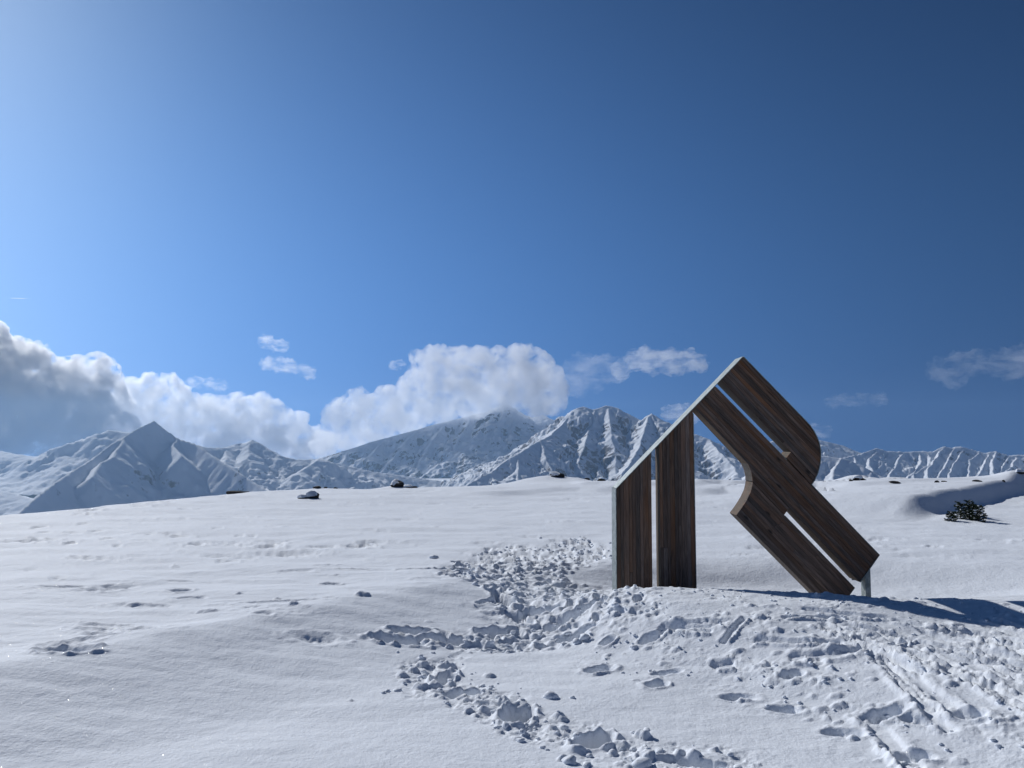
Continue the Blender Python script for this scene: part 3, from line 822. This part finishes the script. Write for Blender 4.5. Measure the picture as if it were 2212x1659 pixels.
CL_L = [(-150, 790, 110), (-60, 790, 95), (10, 775, 42), (40, 800, 55), (75, 790, 38), (110, 825, 48), (140, 805, 26), (165, 812, 34), (200, 808, 34), (222, 835, 30), (225, 870, 40), (60, 870, 80), (150, 890, 80),
        (215, 905, 55), (-30, 880, 100), (100, 930, 52), (20, 935, 45), (190, 935, 40), (-140, 900, 90), (250, 930, 40), (30, 830, 50)]
cloud('cloud', CL_L, 8900, 0.017, 'big dark-bodied cloud bank with silver rim at the left edge', 101, depth=1.1, vox=18, grain=170, lo=0.425, hi=0.59, aniso=0.45)
CL_M = [(290, 850, 30), (275, 885, 40), (320, 828, 18), (338, 838, 20), (365, 825, 14), (385, 845, 20), (330, 870, 35), (375, 880, 32), (415, 880, 24), (440, 885, 28), (480, 885, 26), (510, 875, 20), (535, 880, 24), (570, 873, 20), (590, 888, 22),
        (605, 905, 24), (650, 905, 14), (640, 930, 24), (450, 925, 45), (540, 920, 45), (610, 945, 38), (690, 950, 26), (370, 925, 45), (300, 925, 45), (670, 972, 30), (600, 975, 40), (500, 960, 45)]
cloud('cloud', CL_M, 9700, 0.011, 'long lumpy white cloud bank behind the dark pyramid peak', 202, grain=170, lo=0.38, hi=0.58)
CL_C = [(725, 905, 28), (745, 885, 26), (775, 870, 26), (800, 885, 30), (830, 868, 26), (860, 862, 28), (885, 845, 30), (915, 815, 34), (905, 775, 14), (935, 765, 16), (955, 785, 30), (985, 768, 18), (1010, 782, 28), (1040, 772, 22), (1075, 778, 26),
        (1115, 765, 20), (1140, 778, 26), (1165, 790, 26), (1185, 815, 26), (1205, 845, 20), (1140, 825, 45), (1075, 830, 50), (1000, 840, 50), (930, 870, 42), (860, 895, 38), (790, 915, 36), (735, 935, 30),
        (1195, 870, 24), (1160, 865, 35), (1100, 862, 38), (1030, 875, 38), (960, 893, 30), (890, 915, 30), (820, 935, 28), (700, 960, 26), (760, 955, 26)]
cloud('cloud', CL_C, 8620, 0.009, 'large white cloud capping the big snowy massif', 303, depth=0.8, grain=190, lo=0.36, hi=0.60, aniso=0.4)
cloud('cloud', [(1255, 800, 26), (1290, 795, 24), (1240, 825, 26), (1320, 800, 20), (1280, 820, 18)], 8900, 0.0026, 'faint veil of cloud trailing right from the capping cloud', 404, grain=150, lo=0.45, hi=0.75, stretch=(0.55, 1, 1.3), disp=0.5, flat=0.7)
cloud('cloud', [(1345, 800, 16), (1372, 778, 18), (1390, 768, 14), (1410, 785, 22), (1445, 775, 22), (1480, 778, 22), (1505, 786, 16), (1450, 792, 20)], 9000, 0.0108, 'soft white cloud in the sky left above the sculpture tip', 505, grain=130, lo=0.45, hi=0.75, stretch=(0.55, 1, 1.3), disp=0.4, flat=0.75)
cloud('cloud', [(1445, 892, 11), (1462, 889, 12), (1482, 892, 13), (1500, 897, 12)], 8900, 0.0144, 'tiny white cloud touching the sloping metal edge of the sculpture', 606, grain=90, lo=0.45, hi=0.75, stretch=(0.55, 1, 1.3), disp=0.4, vox=9)
cloud('cloud', [(2040, 800, 18), (2080, 790, 20), (2120, 782, 22), (2165, 785, 26), (2220, 780, 34), (2270, 790, 30), (2060, 815, 16), (2180, 805, 20)], 9000, 0.0031, 'pale thin cloud at the right edge of the sky', 707, grain=150, lo=0.45, hi=0.75, stretch=(0.55, 1, 1.3), disp=0.55, flat=0.7)
cloud('cloud', [(1800, 868, 12), (1830, 864, 14), (1862, 863, 14), (1895, 862, 12)], 9000, 0.0038, 'thin cloud streak right of the sculpture, beside its rounded shoulder', 808, grain=90, lo=0.45, hi=0.75, stretch=(0.55, 1, 1.3), disp=0.5, flat=0.5, vox=9)
cloud('cloud', [(1760, 935, 13), (1778, 932, 11), (1745, 938, 12), (1725, 940, 12)], 9000, 0.0072, 'small cloud puff just right of the sculpture above the far ridge', 909, grain=90, lo=0.45, hi=0.75, stretch=(0.55, 1, 1.3), disp=0.4, vox=9)
cloud('cloud', [(575, 738, 9), (590, 745, 9), (608, 748, 9)], 9300, 0.0096, 'upper of the two small wisps in the open sky', 111, grain=80, lo=0.45, hi=0.75, stretch=(0.55, 1, 1.3), disp=0.7, flat=0.6, vox=8)
cloud('cloud', [(580, 785, 10), (600, 786, 13), (622, 793, 13), (645, 800, 10), (668, 804, 8)], 9300, 0.0082, 'lower and longer of the two wisps in the open sky', 222, grain=80, lo=0.45, hi=0.75, stretch=(0.55, 1, 1.3), disp=0.7, flat=0.6, vox=8)
cloud('cloud', [(850, 789, 9), (864, 786, 9)], 9300, 0.0096, 'tiny flat cloud puff left of the capping cloud', 333, grain=80, lo=0.45, hi=0.75, stretch=(0.55, 1, 1.3), disp=0.4, flat=0.6, vox=8)
cloud('cloud', [(410, 828, 9), (430, 827, 9), (450, 829, 8), (474, 832, 9)], 9800, 0.0072, 'faint shred of cloud over the long white bank', 444, grain=80, lo=0.45, hi=0.75, stretch=(0.55, 1, 1.3), disp=0.6, flat=0.6, vox=8)
tr_a, tr_b = at(22, 644, 12000), at(66, 645.5, 12000)
cv_, cf_ = [], []
for i in range(13):
    t = i / 12; c = tr_a * (1 - t) + tr_b * t; r = 9 * (0.35 + 0.65 * math.sin(math.pi * min(1, t * 1.2 + .02)) ** .5)
    for j in range(8):
        a = j * math.pi / 4
        cv_.append(c + np.array((0, math.cos(a) * r, math.sin(a) * r)))
for i in range(12):
    for j in range(8): cf_.append((i * 8 + j, i * 8 + (j + 1) % 8, (i + 1) * 8 + (j + 1) % 8, (i + 1) * 8 + j))
cf_ += [tuple(range(7, -1, -1)), tuple(range(96, 104))]
tag(mesh_obj('contrail', cv_, cf_, mat_volume('contrail_vapour', 0.02, (1, 1, 1), 0.5)), 'short thin white contrail low in the sky at far left', 'contrail')

# ------------------------------------------------------------------ sculpture
SY = 8.70                       # front face
SK = 0.031                      # depth as a share of distance
TH = 0.27
base = empty('timber_sculpture', (2.9, SY, tz(2.9, SY)))
tag(base, 'huge dark timber letter sculpture with galvanised edges standing in the snow', 'sculpture')
BX, BZ = base.location.x, base.location.z

def C1(x, y):
    """crop pixel of the sculpture -> (X, Z) on its front plane, relative to its base"""
    p = at((2350 + x / 1.58) * 0.54861, (1350 + y / 1.58) * 0.54861, SY)
    return np.array((p[0] - BX, p[2] - BZ))

def clip_half(poly, n, c):
    out = []
    for i in range(len(poly)):
        a, b = poly[i], poly[(i + 1) % len(poly)]
        da, db = n @ a - c, n @ b - c
        if da <= 0: out.append(a)
        if (da < 0 and db > 0) or (da > 0 and db < 0): out.append(a + (b - a) * (da / (da - db)))
    return out

def area(p):
    p = np.array(p); return 0.5 * np.sum(p[:, 0] * np.roll(p[:, 1], -1) - np.roll(p[:, 0], -1) * p[:, 1])

def slab(name, poly, y0, y1, mat, parent, cham=0.0):
    """polygon in (x, z), front at y0 (towards the viewer), back at y1; optional chamfer on the front rim"""
    if area(poly) < 0: poly = poly[::-1]
    poly = [np.array(p) for p in poly]
    q = []
    for p in poly:
        if not q or np.hypot(*(p - q[-1])) > 1e-4: q.append(p)
    if np.hypot(*(q[0] - q[-1])) < 1e-4: q.pop()
    poly = q; n = len(poly)
    if n < 3: return None
    rings = []
    if cham:
        ins = []
        for i in range(n):
            a, b, c = poly[i - 1], poly[i], poly[(i + 1) % n]
            e1 = (b - a) / np.hypot(*(b - a)); e2 = (c - b) / np.hypot(*(c - b))
            n1 = np.array((-e1[1], e1[0])); n2 = np.array((-e2[1], e2[0]))
            m = n1 + n2; m = m / max(m @ m, 0.3) * 2
            ins.append(b + m * cham * 0.5 * 1.0)
        rings.append([(p[0], y0, p[1]) for p in ins]); rings.append([(p[0], y0 + cham, p[1]) for p in poly])
    else:
        rings.append([(p[0], y0, p[1]) for p in poly])
    rings.append([(p[0], y1, p[1]) for p in poly])
    v = [c for r in rings for c in r]
    f = [tuple(range(n)), tuple(range((len(rings) - 1) * n, len(rings) * n))[::-1]]
    for r in range(len(rings) - 1):
        for i in range(n):
            j = (i + 1) % n
            f.append((r * n + i, (r + 1) * n + i, (r + 1) * n + j, r * n + j))
    # outward orientation is fixed up by bmesh
    o = mesh_obj(name, v, f, mat, parent)
    bm = bmesh.new(); bm.from_mesh(o.data); bmesh.ops.recalc_face_normals(bm, faces=bm.faces); bm.to_mesh(o.data); bm.free()
    return o

DIAG = C1(1757, 1322) - C1(738, 270); DIAG = DIAG / np.hypot(*DIAG)
UP = np.array((0.0, 1.0))
W_DARK, W_LIGHT, W_WARM = (0.040, 0.029, 0.025), (0.19, 0.128, 0.094), (0.175, 0.080, 0.038)
M_WV = mat_wood('weathered_timber_upright', (0, 1), W_DARK, W_LIGHT, W_WARM)
M_WD = mat_wood('weathered_timber_diagonal', (DIAG[0], DIAG[1]), W_DARK, W_LIGHT, W_WARM)
M_EDGE_V = mat_wood('timber_edge_upright', (0, 1), (0.06, 0.048, 0.036), (0.16, 0.13, 0.10), (0.14, 0.095, 0.06))
M_EDGE_D = mat_wood('timber_edge_diagonal', (DIAG[0], DIAG[1]), (0.06, 0.042, 0.026), (0.17, 0.115, 0.07), (0.17, 0.09, 0.04))
prng = random.Random(8)

def panel(poly, axis, nb, edge_mat, face_mat, splits=0.45):
    """one member of the letter: a core with boards on its front and its back"""
    poly = [np.array(p) for p in poly]
    core = slab('panel', poly, 0.024, TH - 0.024, edge_mat, base)
    perp = np.array((-axis[1], axis[0]))
    us = [perp @ p for p in poly]; u0, u1 = min(us), max(us)
    ws = np.array([prng.uniform(0.75, 1.3) for _ in range(nb)]); ws = np.concatenate(([0], np.cumsum(ws / ws.sum()))) * (u1 - u0) + u0
    for side in (0, 1):
        for k in range(nb):
            strip = clip_half(clip_half(poly, perp, ws[k + 1]), -perp, -ws[k])
            if len(strip) < 3 or abs(area(strip)) < 1e-4: continue
            vs = [axis @ p for p in strip]
            cuts = [min(vs) - 1, max(vs) + 1]
            if side == 0 and prng.random() < splits and max(vs) - min(vs) > 0.7:
                cuts.insert(1, min(vs) + (max(vs) - min(vs)) * prng.uniform(0.25, 0.75))
            for a, b in zip(cuts[:-1], cuts[1:]):
                pc = clip_half(clip_half(strip, axis, b), -axis, -a)
                if len(pc) < 3 or abs(area(pc)) < 1e-4: continue
                j = prng.uniform(0, 0.004)
                if side == 0: slab('plank', pc, j, 0.0243 + j * 0.1, face_mat, core, 0.0045)
                else: slab('plank', pc, TH - 0.0243, TH - j, face_mat, core)
    return core

low = lambda p, dz: np.array((p[0], p[1] - dz))
P1 = [C1(122, 908), C1(338, 683), low(C1(346, 1505), 0.55), low(C1(124, 1495), 0.55)]
P2 = [C1(390, 629), C1(598, 413), low(C1(617, 1517), 0.55), low(C1(400, 1507), 0.55)]
P3 = [C1(910, 88), C1(1300, 488), C1(1325, 517), C1(1347, 548), C1(1367, 585), C1(1382, 625), C1(1390, 670), C1(1391, 710), C1(1386, 755), C1(1374, 805), C1(1362, 838), C1(1210, 676), C1(772, 231)]
B34 = [C1(1181, 714), C1(1208, 679), C1(1361, 840), C1(1350, 858), C1(1333, 880)]
P4 = [C1(608, 402), C1(738, 270), C1(1757, 1322), C1(1635, 1488)]
B45 = [C1(938, 750), C1(1198, 1030), C1(1167, 1070), C1(969, 861), C1(968, 835), C1(960, 800), C1(950, 775)]
P5 = [C1(970, 867), C1(1168, 1073), C1(1603, 1525), C1(1481, 1691), C1(868, 1072), C1(905, 1022), C1(936, 972), C1(958, 925), C1(967, 890)]
panel(P1, UP, 9, M_EDGE_V, M_WV)
panel(P2, UP, 9, M_EDGE_V, M_WV)
panel(P3, DIAG, 10, M_EDGE_D, M_WD)
panel(P4, DIAG, 9, M_EDGE_D, M_WD)
panel(P5, DIAG, 9, M_EDGE_D, M_WD)
panel(B34, DIAG, 2, M_EDGE_V, M_WD, 0)
panel(B45, DIAG, 3, M_EDGE_V, M_WD, 0)

def edging(pts, y0, y1, th, name='metal_edging'):
    """sheet laid along an outer edge (points in order, outside on the left hand of travel)"""
    pts = [np.array(p) for p in pts]
    nr = []
    for i in range(len(pts)):
        e = pts[min(i + 1, len(pts) - 1)] - pts[max(i - 1, 0)]
        e = e / np.hypot(*e); nr.append(np.array((-e[1], e[0])))
    poly = [p + n * 0.0008 for p, n in zip(pts, nr)] + [p + n * th for p, n in zip(pts[::-1], nr[::-1])]
    n = len(pts)
    v, f = [], []
    for yy in (y0, y1):
        for p in poly: v.append((p[0], yy, p[1]))
    m = len(poly)
    for i in range(n - 1):
        a, b, c, d = i, i + 1, m - 2 - i, m - 1 - i
        f.append((a, b, c, d)); f.append((a + m, d + m, c + m, b + m))
    for i in range(m):
        j = (i + 1) % m
        f.append((i, i + m, j + m, j))
    o = mesh_obj(name, v, f, M_GALV, base)
    bm = bmesh.new(); bm.from_mesh(o.data); bmesh.ops.recalc_face_normals(bm, faces=bm.faces); bm.to_mesh(o.data); bm.free()
    return o

edging([C1(122, 908), C1(910, 88)], -0.004, TH + 0.02, 0.008)                       # sloping top
edging([low(C1(124, 1495), 0.5), C1(121.5, 909)], -0.004, TH + 0.08, 0.008)         # left side
edging([C1(911, 87), C1(1300, 487), C1(1326, 516), C1(1348, 547), C1(1368, 584), C1(1383, 625), C1(1391, 670), C1(1392, 710), C1(1387, 755), C1(1375, 805), C1(1351, 858), C1(1335, 880)], -0.005, TH + 0.005, 0.007)
edging([C1(1336, 884), C1(1757, 1321), C1(1637, 1488)], -0.005, TH + 0.005, 0.007)
edging([C1(598.5, 440), low(C1(617, 1517), 0.5)], -0.004, TH + 0.004, 0.007)        # right side of second upright
edging([C1(742, 277), C1(1180, 727)], -0.003, TH, 0.005)                            # upper edge of the long diagonal in the slot
edging([C1(1170, 1077), C1(1603, 1525), C1(1482, 1690)], -0.004, TH, 0.006)
# support post of channel steel at the right end
def bar(name, x0, x1, y0, y1, z0, z1, mat, parent):
    v = [(x, y, z) for z in (z0, z1) for x, y in ((x0, y0), (x1, y0), (x1, y1), (x0, y1))]
    f = [(3, 2, 1, 0), (4, 5, 6, 7), (0, 1, 5, 4), (1, 2, 6, 5), (2, 3, 7, 6), (3, 0, 4, 7)]
    return mesh_obj(name, v, f, mat, parent)
pa, pb = at(1863.5, 1236, SY + 0.16), at(1875, 1236, SY + 0.16)
x0, x1 = pa[0] - BX, pb[0] - BX; zt_ = pa[2] - BZ + 0.12
v = []
pr = [(x0, 0.10), (x1, 0.10), (x1, 0.108), (x0 + 0.007, 0.108), (x0 + 0.007, 0.202), (x1, 0.202), (x1, 0.21), (x0, 0.21)]
for z in (-0.6, zt_):
    for x, y in pr: v.append((x, y, z))
f = [tuple(range(8))[::-1], tuple(range(8, 16))] + [(i, (i + 1) % 8, 8 + (i + 1) % 8, 8 + i) for i in range(8)]
mesh_obj('support_post', v, f, M_GALV, base)
bar('mounting_plate', x0 - 0.10, x1 + 0.004, 0.212, 0.222, zt_ - 0.22, zt_ + 0.03, M_GALV, base)

# ------------------------------------------------------------------ rocks
def rock(px, py, Y, wpx, hpx, label, seed, dy=0.5, sharp=0.35, sink=0.3, cap=True, flatten=1.0):
    """broken dark rock standing out of the snow; its cap of snow is a part"""
    best = None
    for Yt in np.arange(12.0, 40.0, 0.15):           # where the line of sight to its foot meets the snow
        q = at(px, py + hpx * 0.5, Yt); cl = q[2] - gz(q[0], q[1])
        if best is None or cl < best[0]: best = (cl, Yt)
        if cl <= 0: break
    Y = best[1] + 0.1
    k = Y / FOC
    w, h = wpx * k, hpx * k
    c = at(px, py, Y)
    rg = np.random.default_rng(seed)
    iv, iff = ico(3)
    p = iv.copy()
    for _ in range(14):                              # cut flat facets
        n = rg.normal(size=3); n[2] *= 0.6; n /= np.linalg.norm(n)
        d = rg.uniform(0.55, 0.92)
        t = p @ n - d
        p = p - np.where(t > 0, t, 0)[:, None] * n
    p = p * (1 + 0.10 * fbm3(p[:, 0] * 2.2 + seed, p[:, 1] * 2.2, p[:, 2] * 2.2, 3, 9))[:, None]
    z0 = c[2] - h * (0.5 + sink)
    V = p * np.array((w / 2, w * dy / 2, h * (0.5 + sink) * 1.05)) + np.array((0, 0, h * 0.0))
    o = mesh_obj('rock', V, iff, M_ROCK)
    o.location = (c[0], c[1], gz(c[0], c[1]) + h * 0.15)
    tag(o, label, 'rock', 'rocks poking out of the snow')
    if cap:
        keep = [i for i, f_ in enumerate(iff) if np.mean(p[f_, 2]) > 0.12 and np.mean(p[f_, 0]) < 0.25 + 0.3 * rg.random()]
        used = sorted({j for i in keep for j in iff[i]}); mp_ = {j: a for a, j in enumerate(used)}
        nb = len(used)
        edge = {}
        for i in keep:
            f_ = iff[i]
            for a in range(3):
                e = (f_[a], f_[(a + 1) % 3]); edge[tuple(sorted(e))] = edge.get(tuple(sorted(e)), 0) + 1
        border = {j for e, n_ in edge.items() if n_ == 1 for j in e}
        top = [V[j] + np.array((-0.01, 0, 0.004 if j in border else 0.03 + 0.02 * rg.random())) for j in used]
        bot = [V[j] * 0.97 for j in used]
        F = [[mp_[j] for j in iff[i]] for i in keep] + [[mp_[j] + nb for j in iff[i]][::-1] for i in keep]
        for e, n_ in edge.items():
            if n_ == 1: F.append([mp_[e[0]], mp_[e[1]], mp_[e[1]] + nb, mp_[e[0]] + nb])
        if keep: mesh_obj('snow_cap', top + bot, F, M_CAPSNOW, o, smooth=True)
    return o

rock(513, 1058, 21.6, 62, 8, 'long flat dark rock slab on the brow in front of the pyramid peak', 1, 0.5, cap=False)
rock(677, 1071, 20.3, 34, 14, 'larger dark rock with a snow tail, lowest on the brow', 2, 0.8, cap=True)
rock(660, 1074, 20.1, 34, 7, 'low dark rock left against the larger rock on the brow', 3, 0.7, cap=True)
rock(683, 1049, 25.5, 22, 8, 'small dark rock on the snow skyline above the larger rock', 4, 0.7, cap=False)
rock(703, 1052, 25.2, 11, 5, 'tiny rock just right of the small skyline rock', 5, 0.7, cap=False)
rock(724, 1052, 25.2, 13, 4, 'tiny flat rock, rightmost of the three on the skyline', 6, 0.7, cap=False)
rock(855, 1047, 25.4, 36, 14, 'snow-patched dark rock on the skyline below the big massif', 7, 0.7, cap=True)
rock(886, 1049, 25.6, 34, 5, 'flat low rock right beside the snow-patched skyline rock', 8, 0.6, cap=True)
rock(1203, 1026, 33.0, 34, 9, 'dark rock on the highest bump of the snow skyline', 9, 0.6, cap=True)
rock(1268, 1031, 33.0, 15, 6, 'small dark rock on the skyline right of the highest bump', 10, 0.7, cap=False)
rock(1298, 1034, 32.0, 24, 7, 'flat dark rock on the skyline nearest the sculpture on its left', 11, 0.6, cap=False)
rock(1856, 1034, 26.3, 34, 8, 'dark arched rock edge on the snow mound right of the sculpture', 13, 0.6, cap=True)
rock(1838, 1038, 26.3, 12, 4, 'small dark rock at the left foot of the first mound right of the sculpture', 19, 0.6, cap=False)
rock(1933, 1041, 27.2, 26, 4, 'dark flat rock edge under the second mound right of the sculpture', 14, 0.6, cap=False)
rock(2024, 1041, 28.0, 12, 4, 'left one of two dark rock tips close together on the right skyline', 15, 0.6, cap=False)
rock(2039, 1040, 28.0, 16, 4, 'right one of two dark rock tips close together on the right skyline', 20, 0.6, cap=False)
rock(2110, 1039, 28.0, 26, 4, 'thin dark rock edge on the skyline before the last mound', 16, 0.6, cap=False)
rock(2168, 1041, 26.6, 9, 4, 'small dark rock on the flank of the last mound at the right edge', 17, 0.7, cap=False)
rock(2206, 1024, 27.0, 22, 7, 'dark rock topping the last mound at the right edge', 18, 0.7, cap=True)

# ------------------------------------------------------------------ spruce saplings
def spruce(px, py_base, py_top, Y, spread, label, seed, lean=0.0):
    rg = np.random.default_rng(seed)
    b = at(px, py_base, Y); top = at(px, py_top, Y)
    gzv = gz(b[0], b[1])
    base_z = min(gzv, b[2]) - 0.10
    H = top[2] - base_z
    root = empty('spruce_sapling', (b[0], b[1], base_z))
    tag(root, label, 'sapling', 'spruce saplings in the snow')
    # trunk
    v, f = [], []
    for i in range(7):
        t = i / 6; r = 0.016 * (1 - t) + 0.003
        for j in range(6):
            a = j * math.pi / 3
            v.append((lean * t * H + math.cos(a) * r, math.sin(a) * r, t * H))
    for i in range(6):
        for j in range(6): f.append((i * 6 + j, i * 6 + (j + 1) % 6, i * 6 + 6 + (j + 1) % 6, i * 6 + 6 + j))
    f.append(tuple(range(36, 42)))
    mesh_obj('trunk', v, f, M_BARK, root)
    nv, nf, tv, tf, sv, sf = [], [], [], [], [], []
    def needle(p, d, l):
        s = np.cross(d, rg.normal(size=3)); s /= np.linalg.norm(s) + 1e-9
        i = len(nv); w = 0.0028
        nv.extend((p - s * w, p + s * w, p + d * l + s * w * .6, p + d * l - s * w * .6)); nf.append((i, i + 1, i + 2, i + 3))
    def twig(p, d, L, lev):
        n = max(3, int(L / 0.022)); q = p.copy(); dd = d.copy()
        pts = [q.copy()]
        for k in range(n):
            dd = dd + np.array((0, 0, -0.05 if k < n * .6 else 0.09)) + rg.normal(0, .05, 3); dd /= np.linalg.norm(dd)
            q = q + dd * L / n; pts.append(q.copy())
            for _ in range(16):
                u = rg.normal(size=3); u -= (u @ dd) * dd; u /= np.linalg.norm(u) + 1e-9
                e = u * 0.8 + dd * 0.75; e /= np.linalg.norm(e)
                needle(q - dd * rg.random() * L / n, e, rg.uniform(0.016, 0.028))
            if lev == 0 and k > 0 and rg.random() < 0.8:
                s = np.cross(dd, (0, 0, 1)) * (1 if k % 2 else -1); e = dd * .7 + s * .7 + np.array((0, 0, -.1)); twig(q, e / np.linalg.norm(e), L * (1 - k / n) * 0.55 + 0.03, 1)
        for a, c in zip(pts[:-1], pts[1:]):
            i = len(tv); w = 0.004 if lev == 0 else 0.0025
            for o_ in ((w, 0, 0), (-w / 2, w, 0), (-w / 2, -w, 0)): tv.append(a + np.array(o_))
            for o_ in ((w, 0, 0), (-w / 2, w, 0), (-w / 2, -w, 0)): tv.append(c + np.array(o_))
            tf.extend(((i, i + 1, i + 4, i + 3), (i + 1, i + 2, i + 5, i + 4), (i + 2, i, i + 3, i + 5)))
        if lev == 0 and rg.random() < 0.6 and L > 0.05:          # clump of snow resting on the bough
            iv, iff = ico(1); m = pts[len(pts) * 2 // 3]; i = len(sv)
            s = np.array((.035, .03, .014)) * rg.uniform(.6, 1.3)
            sv.extend(iv * s * (1 + .25 * rg.normal(size=(len(iv), 1)).clip(-1, 1)) + m + np.array((0, 0, .012))); sf.extend([[j + i for j in ff] for ff in iff])
    nb_ = int(12 + H * 44)
    for j in range(nb_):
        t = (j + rg.random()) / nb_; z = 0.06 + t * (H * 0.95 - 0.06); t = z / H
        L = (spread * (1 - t) ** 0.75 + 0.03) * rg.uniform(.7, 1.15)
        a = j * 2.399 + rg.normal(0, .3)
        d = np.array((math.cos(a), math.sin(a), 0.15 + 0.75 * t + rg.normal(0, .12))); d /= np.linalg.norm(d)
        twig(np.array((lean * z, 0, z)), d, L, 0)
    for _ in range(30): needle(np.array((lean * H, 0, H - .03 * rg.random())), (lambda e: e / np.linalg.norm(e))(np.array((rg.normal(), rg.normal(), 1.5))), .025)
    crown = mesh_obj('crown', nv, nf, M_NEEDLE, root)
    tag(mesh_obj('branches', tv, tf, M_BARK, crown), kind='stuff')
    if sv: tag(mesh_obj('snow_load', sv, sf, M_CAPSNOW, crown, smooth=True), kind='stuff')
    return root

spruce(2094, 1116, 1082, 15.6, 0.165, 'tallest dark spruce sapling in the clump on the right slope', 1)
spruce(2076, 1113, 1086, 15.7, 0.12, 'pointed spruce sapling left of the tallest one in the clump', 2, -0.06)
spruce(2112, 1122, 1094, 15.4, 0.14, 'dense low spruce sapling at the right end of the clump', 3, 0.15)
spruce(2052, 1119, 1106, 15.5, 0.07, 'tiny half-buried spruce tip at the left end of the clump', 4, 0.1)
spruce(2102, 1114, 1092, 15.9, 0.11, 'low spruce sapling at the back of the clump, behind the tallest', 5, 0.05)
